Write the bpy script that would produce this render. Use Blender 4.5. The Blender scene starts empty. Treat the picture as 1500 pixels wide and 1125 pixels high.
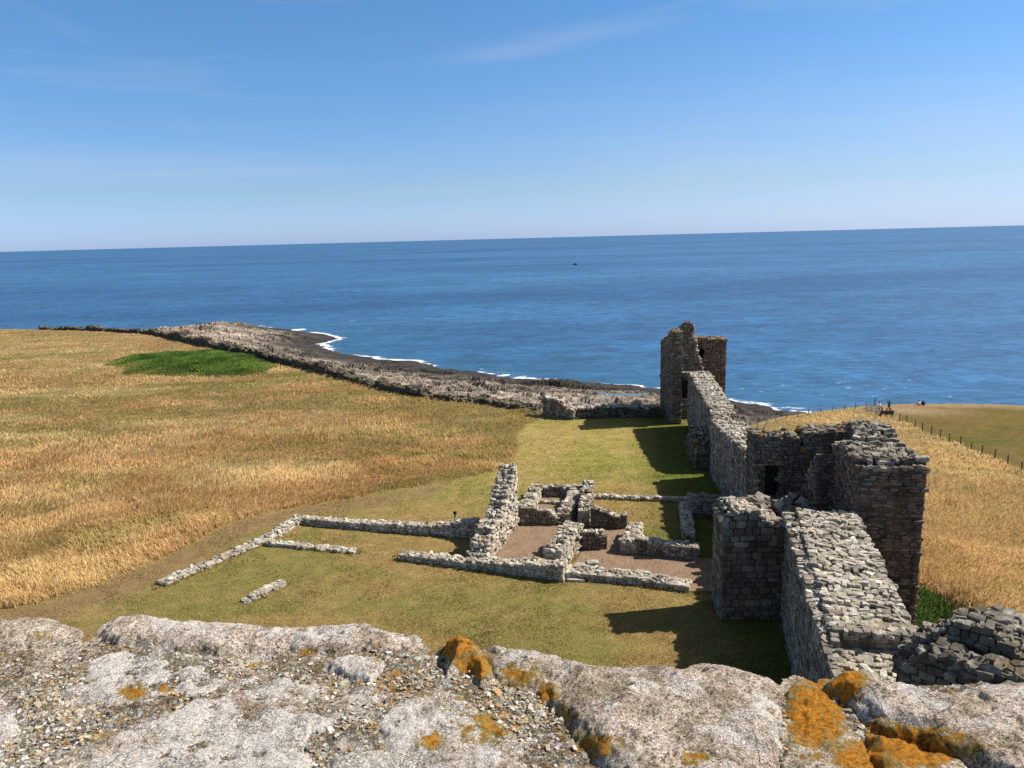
import bpy, math, random
import numpy as np
rng = np.random.default_rng(7)
random.seed(7)
scene = bpy.context.scene
COL = scene.collection
PI = math.pi
V = np.array

# ---------------------------------------------------------------- camera model
F, CAMH, PITCH, ROLL = 1127.0, 20.0, math.radians(10.75), math.radians(-1.49)
def _rx(a):
    c, s = math.cos(a), math.sin(a); return V([[1,0,0],[0,c,-s],[0,s,c]])
def _rz(a):
    c, s = math.cos(a), math.sin(a); return V([[c,-s,0],[s,c,0],[0,0,1]])
CR = _rx(PI/2-PITCH) @ _rz(ROLL)
def ray(px, py): return CR @ V([(px-750)/F, -(py-562.5)/F, -1.0])
def at(px, py, z=0.0):                      # point of the plane z seen in direction px,py
    d = ray(px, py); return V([0,0,CAMH]) + d*((z-CAMH)/d[2])
def aty(px, py, y):
    d = ray(px, py); return V([0,0,CAMH]) + d*(y/d[1])
SEA = -24.0

# ---------------------------------------------------------------- noise
def _hash(ix, iy, iz, seed):
    n = (ix*374761393 + iy*668265263 + iz*2147483647 + seed*974711) & 0xffffffff
    n = ((n ^ (n >> 13))*1274126177) & 0xffffffff
    n = ((n ^ (n >> 15))*2246822519) & 0xffffffff
    return ((n ^ (n >> 16)) & 0xffffff)/float(0xffffff)
def vnoise(x, y, z=None, seed=0):
    x = np.asarray(x, float); y = np.asarray(y, float)
    z = np.zeros_like(x) if z is None else np.asarray(z, float)
    fx, fy, fz = np.floor(x), np.floor(y), np.floor(z)
    ix, iy, iz = fx.astype(np.int64), fy.astype(np.int64), fz.astype(np.int64)
    tx, ty, tz = x-fx, y-fy, z-fz
    tx, ty, tz = tx*tx*(3-2*tx), ty*ty*(3-2*ty), tz*tz*(3-2*tz)
    r = 0
    for a in (0,1):
        for b in (0,1):
            for c in (0,1):
                w = (tx if a else 1-tx)*(ty if b else 1-ty)*(tz if c else 1-tz)
                r = r + w*_hash(ix+a, iy+b, iz+c, seed)
    return r*2-1
def fbm(x, y, z=None, o=4, seed=0, g=.5):
    r, a, f, t = 0, 1.0, 1.0, 0
    for k in range(o):
        r = r + a*vnoise(np.asarray(x)*f+k*17.3, np.asarray(y)*f+k*9.1, None if z is None else np.asarray(z)*f, seed+k)
        t += a; a *= g; f *= 2.03
    return r/t
def sstep(a, b, x):
    t = np.clip((x-a)/(b-a), 0, 1); return t*t*(3-2*t)
def mix(a, b, t):
    t = np.asarray(t)[..., None]; return V(a)*(1-t)+V(b)*t
def inside(px, py, poly):
    r = np.zeros(np.shape(px), bool); n = len(poly)
    for i in range(n):
        x1, y1 = poly[i][:2]; x2, y2 = poly[(i+1) % n][:2]
        if y1 == y2: continue
        c = ((y1 > py) != (y2 > py)) & (px < (x2-x1)*(py-y1)/(y2-y1)+x1)
        r ^= c
    return r
def dist_poly(px, py, pts, closed=False):
    d = np.full(np.shape(px), 1e9); n = len(pts)
    for i in range(n if closed else n-1):
        x1, y1 = pts[i][:2]; x2, y2 = pts[(i+1) % n][:2]
        dx, dy = x2-x1, y2-y1; L = dx*dx+dy*dy+1e-12
        t = np.clip(((px-x1)*dx+(py-y1)*dy)/L, 0, 1)
        d = np.minimum(d, np.hypot(px-x1-t*dx, py-y1-t*dy))
    return d
def sdist(px, py, poly):                    # positive inside
    d = dist_poly(px, py, poly, True); return np.where(inside(px, py, poly), d, -d)

# ---------------------------------------------------------------- objects
def tag(o, label=None, cat=None, group=None, kind=None):
    if label: o['label'] = label
    if cat: o['category'] = cat
    if group: o['group'] = group
    if cat and not kind: kind = 'thing'
    if kind: o['kind'] = kind
    return o
def link(o, parent=None):
    COL.objects.link(o)
    if parent is not None: o.parent = parent
    return o
def empty(name, loc=(0,0,0), rz=0.0):
    o = bpy.data.objects.new(name, None); o.location = loc; o.rotation_euler = (0,0,rz)
    o.empty_display_size = .3
    return link(o)
def mesh_obj(name, verts, faces, mat=None, parent=None, col=None, smooth=False, off=None):
    """verts (N,3); faces: (M,k) int array of equal-size faces"""
    verts = np.asarray(verts, np.float32); faces = np.asarray(faces, np.int32)
    if off is not None: verts = verts - np.asarray(off, np.float32)
    me = bpy.data.meshes.new(name)
    me.vertices.add(len(verts)); me.vertices.foreach_set('co', verts.ravel())
    k = faces.shape[1]; m = len(faces)
    me.loops.add(m*k); me.loops.foreach_set('vertex_index', faces.ravel())
    me.polygons.add(m); me.polygons.foreach_set('loop_start', np.arange(0, m*k, k, dtype=np.int32))
    me.polygons.foreach_set('use_smooth', np.full(m, smooth))
    me.update(calc_edges=True)
    if col is not None:
        a = me.attributes.new('col', 'FLOAT_COLOR', 'POINT')
        c = np.ones((len(verts), 4), np.float32); c[:, :col.shape[1]] = col
        a.data.foreach_set('color', c.ravel())
    me.validate()
    if mat: me.materials.append(mat)
    o = bpy.data.objects.new(name, me)
    return link(o, parent)
def grid_faces(nu, nv):
    i = np.arange(nu*nv).reshape(nu, nv)
    return np.stack([i[:-1,:-1], i[1:,:-1], i[1:,1:], i[:-1,1:]], -1).reshape(-1, 4)

# ---------------------------------------------------------------- materials
class NT:
    def __init__(s, name, rough=.9, spec=.2):
        s.m = bpy.data.materials.new(name); s.m.use_nodes = True
        s.t = s.m.node_tree; s.n = s.t.nodes; s.b = s.n['Principled BSDF']
        s.b.inputs['Roughness'].default_value = rough
        s.b.inputs['Specular IOR Level'].default_value = spec
    def add(s, typ, **kw):
        n = s.n.new(typ)
        for k, v in kw.items():
            if k in n.inputs: n.inputs[k].default_value = v
            else: setattr(n, k, v)
        return n
    def ln(s, a, b): s.t.links.new(a, b)
    def attr(s, name='col'):
        return s.add('ShaderNodeAttribute', attribute_name=name)
    def pos(s, scale=(1,1,1)):
        g = s.add('ShaderNodeNewGeometry'); m = s.add('ShaderNodeMapping'); m.inputs['Scale'].default_value = scale
        s.ln(g.outputs['Position'], m.inputs['Vector']); return m.outputs[0]
    def noise(s, vec, scale, detail=4, rough=.6, dist=0):
        n = s.add('ShaderNodeTexNoise'); n.inputs['Scale'].default_value = scale
        n.inputs['Detail'].default_value = detail; n.inputs['Roughness'].default_value = rough; n.inputs['Distortion'].default_value = dist
        s.ln(vec, n.inputs['Vector']); return n.outputs['Fac']
    def voro(s, vec, scale, out='Distance', feature='F1'):
        n = s.add('ShaderNodeTexVoronoi'); n.feature = feature; n.inputs['Scale'].default_value = scale
        s.ln(vec, n.inputs['Vector']); return n.outputs[out]
    def ramp(s, fac, stops):
        r = s.add('ShaderNodeValToRGB'); e = r.color_ramp.elements
        while len(e) < len(stops): e.new(.5)
        for el, (p, c) in zip(e, stops):
            el.position = p; el.color = (c, c, c, 1) if not hasattr(c, '__len__') else (*c, 1)
        s.ln(fac, r.inputs[0]); return r.outputs[0]
    def mixc(s, fac, a, b, mode='MIX'):
        n = s.add('ShaderNodeMix', data_type='RGBA', blend_type=mode)
        for sock, v in ((n.inputs[0], fac), (n.inputs[6], a), (n.inputs[7], b)):
            if hasattr(v, 'is_linked'): s.ln(v, sock)
            elif hasattr(v, '__len__'): sock.default_value = (*v, 1)
            else: sock.default_value = v
        return n.outputs[2]
    def bump(s, h, strength=.5, dist=.05, prev=None):
        n = s.add('ShaderNodeBump'); n.inputs['Strength'].default_value = strength; n.inputs['Distance'].default_value = dist
        s.ln(h, n.inputs['Height'])
        if prev is not None: s.ln(prev, n.inputs['Normal'])
        return n.outputs[0]
    def fin(s, c=None, nrm=None):
        if c is not None: s.ln(c, s.b.inputs['Base Color'])
        if nrm is not None: s.ln(nrm, s.b.inputs['Normal'])
        return s.m
def plain(name, c, rough=.7, spec=.3):
    k = NT(name, rough, spec); p = k.pos(); n = k.noise(p, 9)
    return k.fin(k.mixc(.5, c, k.mixc(1.0, c, k.ramp(n, [(.25,.55),(.75,1.3)]), 'MULTIPLY')))

def m_masonry():
    k = NT('masonry', .95, .1); p = k.pos()
    a = k.attr().outputs['Color']
    n1 = k.ramp(k.noise(p, 2.3, 6, .65), [(.25,.62),(.75,1.3)])
    n2 = k.ramp(k.noise(p, 19, 4, .7), [(.25,.55),(.75,1.35)])
    c = k.mixc(1, k.mixc(1, a, n1, 'MULTIPLY'), n2, 'MULTIPLY')
    wl = k.ramp(k.noise(p, 6.5, 5, .7), [(.64,0),(.70,1)])
    c = k.mixc(k.mixc(1, wl, (.6,.6,.6), 'MULTIPLY'), c, (.50,.47,.41))
    och = k.ramp(k.noise(p, .8, 6, .7), [(.52,0),(.66,1)])
    c = k.mixc(k.mixc(1, och, (.5,.5,.5), 'MULTIPLY'), c, (.26,.175,.075))
    st = k.ramp(k.noise(k.pos((1.6,1.6,.28)), 1, 5, .65), [(.36,.62),(.58,1.08)])
    c = k.mixc(1, c, st, 'MULTIPLY')
    h = k.noise(p, 14, 6, .75)
    return k.fin(c, k.bump(h, 1.0, .07))
def m_ground():
    k = NT('turf', 1, 0.0); p = k.pos()
    a = k.attr().outputs['Color']
    n1 = k.ramp(k.noise(p, 1.1, 6, .7), [(.3,.72),(.7,1.22)])
    n2 = k.ramp(k.noise(k.pos((1,1,.4)), 7.0, 6, .75), [(.28,.45),(.72,1.5)])
    c = k.mixc(1, k.mixc(1, a, n1, 'MULTIPLY'), n2, 'MULTIPLY')
    h = k.noise(p, 12, 5, .8)
    return k.fin(c, k.bump(h, .7, .12))
def m_gravel():
    k = NT('gravel', 1, .05); p = k.pos()
    c = k.voro(p, 14, 'Color'); bw = k.ramp(c, [(.0,.55),(1,1.35)])
    n = k.ramp(k.noise(p, .9, 4), [(.3,.85),(.7,1.12)])
    c2 = k.mixc(1, k.mixc(1, (.25,.170,.112), bw, 'MULTIPLY'), n, 'MULTIPLY')
    return k.fin(c2, k.bump(k.voro(p, 14), .6, .04))
def m_shore():
    k = NT('shore_rock', .8, .25); p = k.pos()
    a = k.attr().outputs['Color']
    n1 = k.ramp(k.noise(p, .16, 6, .7), [(.3,.6),(.7,1.3)])
    n2 = k.ramp(k.noise(k.pos((.55,1.5,.35)), .5, 7, .78), [(.36,.10),(.60,1.4)])
    c = k.mixc(1, k.mixc(1, a, n1, 'MULTIPLY'), n2, 'MULTIPLY')
    return k.fin(c, k.bump(k.noise(p, .6, 8, .75), 1, 1.2))
def m_grass():
    k = NT('grass_blades', .9, .05)
    a = k.attr().outputs['Color']
    k.ln(a, k.b.inputs['Base Color'])
    tr = k.add('ShaderNodeBsdfTranslucent'); k.ln(a, tr.inputs[0])
    mx = k.add('ShaderNodeMixShader'); mx.inputs[0].default_value = .42
    k.ln(k.b.outputs[0], mx.inputs[1]); k.ln(tr.outputs[0], mx.inputs[2])
    k.ln(mx.outputs[0], k.n['Material Output'].inputs[0])
    return k.m
def m_sea():
    k = NT('sea_water', .35, .45); a = k.attr()
    sep = k.add('ShaderNodeSeparateColor'); k.ln(a.outputs['Color'], sep.inputs[0])
    swell = k.ramp(k.noise(k.pos((.0012,.0026,1)), 1, 6, .62, .8), [(.36,0),(.64,1)])
    c = k.mixc(swell, (.010,.062,.155), (.034,.125,.250))
    for sx, sy, lo, hi, ft in ((.008,.012,.72,1.25,.9),(.045,.07,.62,1.32,1),(.16,.30,.55,1.40,1)):
        f = k.ramp(k.noise(k.pos((sx,sy,1)), 1, 5, .7, .4), [(.34,lo),(.66,hi)])
        c = k.mixc(ft, c, k.mixc(1, c, f, 'MULTIPLY'))
    # turquoise shallows, real foam
    c = k.mixc(sep.outputs[1], c, (.02,.10,.16))
    fn = k.noise(k.pos((.16,.34,1)), 1, 7, .72)
    add = k.add('ShaderNodeMath', operation='ADD'); k.ln(fn, add.inputs[0]); k.ln(sep.outputs[0], add.inputs[1])
    fm = k.ramp(add.outputs[0], [(.86,0),(.97,1)])
    c = k.mixc(fm, c, (.80,.82,.84))
    r = k.ramp(fm, [(0,.35),(1,.9)]); k.ln(r, k.b.inputs['Roughness'])
    h1 = k.noise(k.pos((.09,.22,1)), 1, 6, .65)
    b1 = k.bump(h1, .35, 1.5)
    return k.fin(c, b1)
def m_parapet(name, seed, bed=False):
    k = NT(name, .95, .1); g = k.pos()
    mp = k.add('ShaderNodeMapping'); mp.inputs['Location'].default_value = (seed*3.1, seed*1.7, seed); k.ln(g, mp.inputs['Vector']); p0 = mp.outputs[0]
    wn = k.add('ShaderNodeTexNoise'); wn.inputs['Scale'].default_value = 60; wn.inputs['Detail'].default_value = 3; k.ln(p0, wn.inputs['Vector'])
    wv = k.add('ShaderNodeVectorMath', operation='MULTIPLY_ADD'); k.ln(wn.outputs['Color'], wv.inputs[0]); wv.inputs[1].default_value = (.016,.016,.016); k.ln(p0, wv.inputs[2])
    p = wv.outputs[0]
    a = k.attr(); sep = k.add('ShaderNodeSeparateColor'); k.ln(a.outputs['Color'], sep.inputs[0])   # r orange, g white lichen
    def mask(base, nscale, th, soft=.05, amp=.75, det=6):
        n = k.noise(p0, nscale, det, .74)
        m = k.add('ShaderNodeMath', operation='MULTIPLY_ADD'); k.ln(n, m.inputs[0]); m.inputs[1].default_value = amp
        k.ln(base, m.inputs[2]); return k.ramp(m.outputs[0], [(th, 0), (th+soft, 1)])
    n1 = k.noise(p0, 9, 7, .75)
    stone = k.mixc(k.ramp(n1, [(.38,0),(.60,1)]), (.48,.365,.265), (.92,.755,.625))
    olive = k.ramp(k.noise(p0, 21, 7, .78), [(.48,0),(.58,1)])
    stone = k.mixc(k.mixc(1, olive, (.72,.72,.72), 'MULTIPLY'), stone, (.27,.23,.13))
    g1 = k.ramp(k.noise(p0, 190, 3, .8), [(.38,.20),(.47,.85),(.58,1.08),(.70,1.45)])
    g2 = k.ramp(k.noise(p0, 400, 2, .8), [(.36,.45),(.5,1.0),(.64,1.4)])
    grain = k.mixc(1, g1, g2, 'MULTIPLY')
    stone = k.mixc(1, stone, grain, 'MULTIPLY')
    # pale crust lichen, cracked here and there
    cr = k.voro(p, 125, 'Distance', 'DISTANCE_TO_EDGE'); crk = k.ramp(cr, [(0,.22),(.10,.75),(.22,1)])
    cz = k.ramp(k.noise(p0, 13, 5, .7), [(.46,0),(.58,1)])
    crack = k.mixc(cz, (1,1,1), crk)
    fg = k.mixc(1, k.ramp(k.noise(p0, 165, 4, .8), [(.37,.42),(.45,.86),(.56,1.0),(.72,1.12)]), g2, 'MULTIPLY')
    white = k.mixc(1, k.mixc(1, k.mixc(n1, (.92,.81,.71), (.84,.77,.69)), crack, 'MULTIPLY'), fg, 'MULTIPLY')
    c = k.mixc(mask(sep.outputs[1], 15, .52, .04), stone, white)
    mus = k.mixc(k.ramp(k.noise(p0, 150, 4, .8), [(.38,0),(.62,1)]), (.21,.135,.035), (.50,.37,.13))
    c = k.mixc(mask(sep.outputs[0], 60, .53, .05, .8), c, mus)
    org = k.mixc(k.ramp(k.noise(p0, 130, 5, .8), [(.36,0),(.62,1)]), (.22,.075,.010), (.80,.33,.03))
    om = mask(sep.outputs[0], 60, .74, .05, 1.05, 9)
    hole = k.ramp(k.noise(p0, 105, 5, .8), [(.38,.15),(.47,1)])
    c = k.mixc(k.mixc(1, om, hole, 'MULTIPLY'), c, org)
    dk = k.ramp(k.noise(p0, 48, 8, .82), [(.565,0),(.62,1)])
    dz = k.ramp(k.noise(p0, 6, 3, .6), [(.40,.25),(.60,1.0)])
    c = k.mixc(k.mixc(1, dk, dz, 'MULTIPLY'), c, (.075,.062,.048))
    ck = k.ramp(k.voro(p, 11, 'Distance', 'DISTANCE_TO_EDGE'), [(0,.25),(.018,1)])
    ckm = k.ramp(k.noise(p0, 5, 3, .6), [(.50,0),(.56,1)])
    if not bed: c = k.mixc(1, c, k.mixc(ckm, (1,1,1), ck), 'MULTIPLY')
    nb = k.bump(k.noise(p0, 70, 8, .85), 1.0, .012)
    if bed:
        chipc = None
        for sc_, wgt in ((80,.0),(150,.5)):
            vc = k.voro(p, sc_, 'Color'); sp = k.add('ShaderNodeSeparateColor'); k.ln(vc, sp.inputs[0])
            ch = k.ramp(sp.outputs[0], [(0,(.12,.09,.06)),(.2,(.27,.215,.14)),(.38,(.40,.33,.23)),(.55,(.60,.56,.49)),(.70,(.74,.71,.66)),(.80,(.36,.27,.13)),(.90,(.46,.29,.08)),(1,(.52,.21,.03))])
            ed = k.ramp(k.voro(p, sc_, 'Distance', 'DISTANCE_TO_EDGE'), [(0,.10),(.06,.6),(.16,1.05)])
            ch = k.mixc(1, ch, ed, 'MULTIPLY')
            if chipc is None: chipc = ch; h0 = sp.outputs[1]
            else: chipc = k.mixc(k.ramp(k.noise(p0, 25, 4, .7), [(.45,0),(.55,1)]), chipc, ch)
        chipc = k.mixc(1, chipc, grain, 'MULTIPLY')
        cm = k.ramp(k.noise(p0, 10, 6, .75), [(.40,0),(.50,1)])
        c = k.mixc(k.mixc(1, cm, (.9,.9,.9), 'MULTIPLY'), c, chipc)
        nb = k.bump(h0, .7, .008, nb)
    return k.fin(c, nb)
MAS, TURF, GRAV, SHORE, BLADE, SEAM = m_masonry(), m_ground(), m_gravel(), m_shore(), m_grass(), m_sea()

# ---------------------------------------------------------------- the lie of the land
CLIFF_R = [(26,93),(33,105),(41,114),(52,122),(62,128.5),(70,130.5),(80,130),(92,125),(120,112),(170,90),(260,60)]
WALL_X = lambda y: np.interp(y, [0,20,38,48,80,92,100,130], [9,11.5,18,16.8,20,21,18,18])
def z_in(x, y):
    r = np.hypot(x, y)
    left = -.02*np.maximum(0, r-58)
    e = sstep(1.5, 7.5, x-WALL_X(y))
    right = -.10*np.maximum(0, y-35) - .02*np.maximum(0, x-40)
    hol = -2.0*np.exp(-(((x-22.6)/2.3)**4+((y-37.0)/5.0)**4))
    return left*(1-e)+right*e+hol
_cp = [(-60,481),(90,483),(170,485),(222,488),(300,505),(400,527),(480,546),(560,568),(622,579),(720,590),(800,603)]
def hit(px, py):
    z = 0.0
    for _ in range(12):
        p = at(px, py, z); z = .5*z+.5*float(z_in(p[0], p[1]))
    return at(px, py, z)
COAST = [tuple(hit(*q)[:2]) for q in _cp] + [(10,88.5),(17,88.5),(24,92)] + CLIFF_R
LAND = [(-900,20),(-700,260)] + COAST + [(260,-60),(-900,-60)]
_sp = [(330,476),(385,477.5),(430,484),(470,489),(493,497),(452,504),(485,513),(560,526),(640,538),(720,548),(800,557),(880,562),(970,571),(1080,590),(1130,602)]
SHL = [tuple(at(q[0], q[1], SEA)[:2]) for q in _sp]
SHOREP = [(-700,290),(-300,325),(-212,368),(-186,405)] + SHL + [(78,172),(100,165),(140,150),(300,100),(300,-50),(-700,-50)]
MOWN = [(-60,905),(0,893),(60,884),(130,862),(200,835),(270,803),(330,770),(385,752),(432,742),(520,729),(600,715),(690,699),(745,684),(757,660),(755,632),(775,615),(800,604)]
MOWNW = [tuple(at(*q)[:2]) for q in MOWN]
MOWNP = MOWNW + [(10,88.5),(17,88.5),(22,88),(18.5,47),(20,38),(12,18),(9,8),(-45,8),(-38,34)]
FPX = [(1318,614.4),(1328,618),(1340,626),(1351,631),(1364,635.6),(1377,641),(1391,647),(1407,652.5),(1422,660),(1438,666),(1457,672),(1476,680),(1496,690),(1518,701),(1542,713)]
FENCE = [hit(*q) for q in FPX]
SHORTP = [tuple(p[:2]) for p in FENCE[::-1]] + [tuple(hit(1304,601)[:2]), (62,130),(75,133),(300,60),(120,40)]
BRK = [(160,534),(178,526),(235,517),(300,515),(350,517),(395,527),(408,537),(385,547),(320,552),(250,551),(190,547)]
BRKW = [tuple(hit(*q)[:2]) for q in BRK]

def land_masks(x, y):
    d = sdist(x, y, LAND)
    jit = 1.2*fbm(x*.35, y*.35, o=3, seed=5)
    mown = sstep(-.4, .4, sdist(x, y, MOWNP)+.35*jit)
    short = sstep(-.8, .8, sdist(x, y, SHORTP)+.6*jit)
    return d, mown, short
def tallcol(x, y):
    """colour of the long dry grass"""
    big = fbm(x*.035+3, y*.06, o=4, seed=21); med = fbm(x*.16, y*.30, o=4, seed=31)
    c = mix((.53,.34,.15), (.60,.42,.20), sstep(-.5,.5,fbm(x*.08,y*.18,o=4,seed=41)))
    g = sstep(.12, .45, big+.5*med)
    for (gx, gy, gr) in ((125,712,2.6),(375,665,4.2),(440,655,4.5),(330,690,3),(220,765,3.0),(150,790,3.2),(60,745,2.6),(520,640,4),(600,715,1.8),(560,612,4),(690,615,4),(60,800,2.6)):
        p = hit(gx, gy); g = np.maximum(g, .95*np.exp(-(((x-p[0])/gr)**2+((y-p[1])/(gr*1.1))**2))*sstep(-.55,.1,med))
    r = np.hypot(x, y)
    far = sstep(100, 150, r)*(x < 5)
    g = np.clip(g*.72+far*(.22+.5*med), 0, 1)
    c = c*(1-g[...,None])+V((.35,.285,.10))*g[...,None]
    pale = np.maximum(sstep(.15,.5,fbm(x*.05+9,y*.22,o=3,seed=51))*.6, .45*(x > 16))
    return c*(1-pale[...,None])+V((.66,.51,.25))*pale[...,None], g
def ground_color(x, y, d, mown, short):
    tc, g = tallcol(x, y)
    c = tc*.5
    # mown turf: straw, olive and green patches
    a = fbm(x*.12, y*.22, o=5, seed=61); b = fbm(x*.55, y*1.0, o=4, seed=71)
    m = mix((.285,.200,.078), (.220,.188,.060), sstep(-.35,.35,a+.6*b))
    farlawn = sstep(48, 70, y)*(x > -12)
    m = m*(1-farlawn[...,None]) + mix((.345,.262,.092), (.255,.235,.062), sstep(-.4,.4,a*1.2+.6*b))*farlawn[...,None]
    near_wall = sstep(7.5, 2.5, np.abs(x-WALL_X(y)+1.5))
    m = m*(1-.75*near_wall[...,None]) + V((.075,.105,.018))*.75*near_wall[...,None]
    path = sstep(2.2, .4, np.abs(dist_poly(x, y, MOWNW[:11])-1.5))*sstep(0,.5,mown)
    m = m*(1-.75*path[...,None]) + V((.26,.165,.085))*.75*path[...,None]
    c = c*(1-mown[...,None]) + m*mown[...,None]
    s = mix((.165,.118,.042), (.130,.116,.036), sstep(-.2,.25,fbm(x*.07,y*.12,o=4,seed=81)))
    pe = hit(1345,600); worn = np.exp(-(((x-pe[0]+2)/9)**2+((y-pe[1])/7)**2)*1.2)
    worn = np.maximum(worn, .9*sstep(9,2,d+2.5*a))
    s = s*(1-worn[...,None]) + V((.31,.215,.125))*worn[...,None]
    c = c*(1-short[...,None]) + s*short[...,None]
    # the bank behind the coast wall
    o = sstep(.5, -3, d); c = c*(1-o[...,None]) + mix((.11,.115,.035),(.17,.12,.05),sstep(-.3,.3,b))*o[...,None]
    hol = np.exp(-(((x-22.6)/2.6)**4+((y-37.0)/5.4)**4)); c = c*(1-hol[...,None]) + V((.05,.075,.02))*hol[...,None]
    return c
def z_land(x, y, d, mown):
    z = z_in(x, y)
    z = z + (1-mown)*sstep(0,6,d)*(.25*fbm(x*.12, y*.12, o=3, seed=91)+.12*fbm(x*.5,y*.5,o=2,seed=92))
    z = np.where(d < 0, z - np.minimum(32, .75*np.maximum(0, -d-.8)*(1+.25*fbm(x*.2,y*.2,o=3,seed=93))), z)
    return np.maximum(z, -34)

TH = np.radians(np.linspace(-62, 62, 720)); RR = np.geomspace(6, 620, 560)
T, R_ = np.meshgrid(TH, RR, indexing='ij'); X, Y = R_*np.sin(T), R_*np.cos(T)
D, MO, SH = land_masks(X, Y)
Z = z_land(X, Y, D, MO)
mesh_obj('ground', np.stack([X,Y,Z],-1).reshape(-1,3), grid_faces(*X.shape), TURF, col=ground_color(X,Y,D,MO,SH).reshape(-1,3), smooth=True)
tag(bpy.data.objects['ground'], kind='structure')

# rocky foreshore
SH_T = np.radians(np.linspace(-46, 48, 760)); SH_R = np.geomspace(105, 640, 520)
T, R_ = np.meshgrid(SH_T, SH_R, indexing='ij'); X, Y = R_*np.sin(T), R_*np.cos(T)
S = sdist(X, Y, SHOREP)+7*fbm(X*.03,Y*.05,o=4,seed=101)+3.0*fbm(X*.12,Y*.2,o=3,seed=105)
# bedding runs along the coast
U = X*.93-Y*.37; W = X*.37+Y*.93
lay = fbm(U*.018, W*.16, o=5, seed=102); stepz = np.floor(lay*7)/7
Zs = SEA + np.clip(S*.05, -6, 3.0) + sstep(0,18,S)*(2.6*stepz+1.3*fbm(U*.05,W*.5,o=4,seed=103)+.35)
Zs = np.where(S > 5, np.maximum(Zs, SEA+.35), Zs)
Q = .75*X+.66*Y+6*fbm(X*.02,Y*.02,o=4,seed=301); fr = (Q/10.5) % 1.0; fr2 = ((.75*X+.66*Y+3*fbm(X*.05,Y*.05,o=3,seed=302))/3.6) % 1.0
Zs += sstep(6,44,S)*(1.5*(1-fr)*(.55+.6*fbm(X*.03,Y*.03,o=3,seed=303)))+sstep(3,18,S)*(.5*(1-fr2)+.3*fbm(X*.5,Y*.5,o=3,seed=304))
head = np.exp(-(((X+140)/60)**2+((Y-330)/90)**2)); Zs += head*sstep(0,30,S)*3.2
c = mix((.062,.050,.040), (.42,.34,.26), sstep(10, 40, S+14*fbm(U*.03,W*.16,o=5,seed=104)))
tan = sstep(.05,.35,fbm(X*.05,Y*.09,o=4,seed=106))*sstep(35,60,S)*.6
c = c*(1-tan[...,None])+V((.33,.22,.11))*tan[...,None]
o = mesh_obj('rocky_shore', np.stack([X,Y,Zs],-1).reshape(-1,3), grid_faces(*X.shape), SHORE, col=c.reshape(-1,3))
tag(o, kind='structure')
pt = at(905,579,SEA+3.4)
a_ = np.linspace(0, 2*PI, 40, endpoint=False); rr_ = 1+.25*np.sin(3*a_+1)+.12*np.sin(7*a_)
k_ = NT('pool_water', .3, .25); k_.b.inputs['Base Color'].default_value = (.10,.15,.17,1)
o = mesh_obj('rock_pool', np.stack([pt[0]+6*rr_*np.cos(a_), pt[1]+2.8*rr_*np.sin(a_), np.full(40, pt[2])],-1), np.arange(40)[None,:], k_.m)
tag(o, kind='structure')

# sea
T, R_ = np.meshgrid(np.radians(np.linspace(-75,75,520)), np.concatenate([np.geomspace(100,700,360), np.geomspace(705,60000,120)]), indexing='ij')
X, Y = R_*np.sin(T), R_*np.cos(T)
S = -sdist(X, Y, SHOREP) - 7*fbm(X*.03,Y*.05,o=4,seed=101) - 3.0*fbm(X*.12,Y*.2,o=3,seed=105)
near = np.where(S > 0, np.exp(-S/5.5), 1)
surf = .60*near*sstep(-.40,.30,fbm(X*.035,Y*.035,o=4,seed=111)+.10)*(1-.18*sstep(45,60,X))
for (fx, fy, wx, wy, am) in ((435,483,9,9,.5),(478,495,14,8,.55),(515,470,11,5,.40),(1125,597,16,5,.35),(700,540,10,3,.3),(740,546,10,3,.34)):
    p = at(fx, fy, SEA); surf = np.maximum(surf, am*np.exp(-((X-p[0])/wx)**2-((Y-p[1])/wy)**2))
caps = .30*np.exp(-(((X-120)/70)**2+((Y-210)/45)**2))+.22*np.exp(-(((X-40)/60)**2+((Y-220)/30)**2)); surf = np.maximum(surf, caps*.72)
shal = np.clip(np.exp(-np.maximum(S,0)/25)*.5,0,1)
o = mesh_obj('sea', np.stack([X,Y,np.full(X.shape,SEA)],-1).reshape(-1,3), grid_faces(*X.shape), SEAM, col=np.stack([surf,shal,surf*0],-1).reshape(-1,3), smooth=True)
tag(o, kind='structure')

# gravel floors (flat sheets on the flat courtyard)
def sheet(name, pxs, z, mat):
    p = V([at(q[0], q[1], z) for q in pxs]); o = mesh_obj(name, p, np.arange(len(p))[None,:], mat); tag(o, kind='structure'); return o
sheet('gravel_floor', [(716,828),(756,766),(828,768),(852,730),(866,730),(852,772),(836,800),(812,833)], .02, GRAV)
sheet('gravel_floor', [(838,838),(852,804),(864,774),(918,774),(918,806),(1021,819),(1064,816),(1066,868),(1010,866),(850,846)], .024, GRAV)
sheet('gravel_floor', [(768,756),(787,725),(842,727),(824,757)], .028, GRAV)

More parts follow.
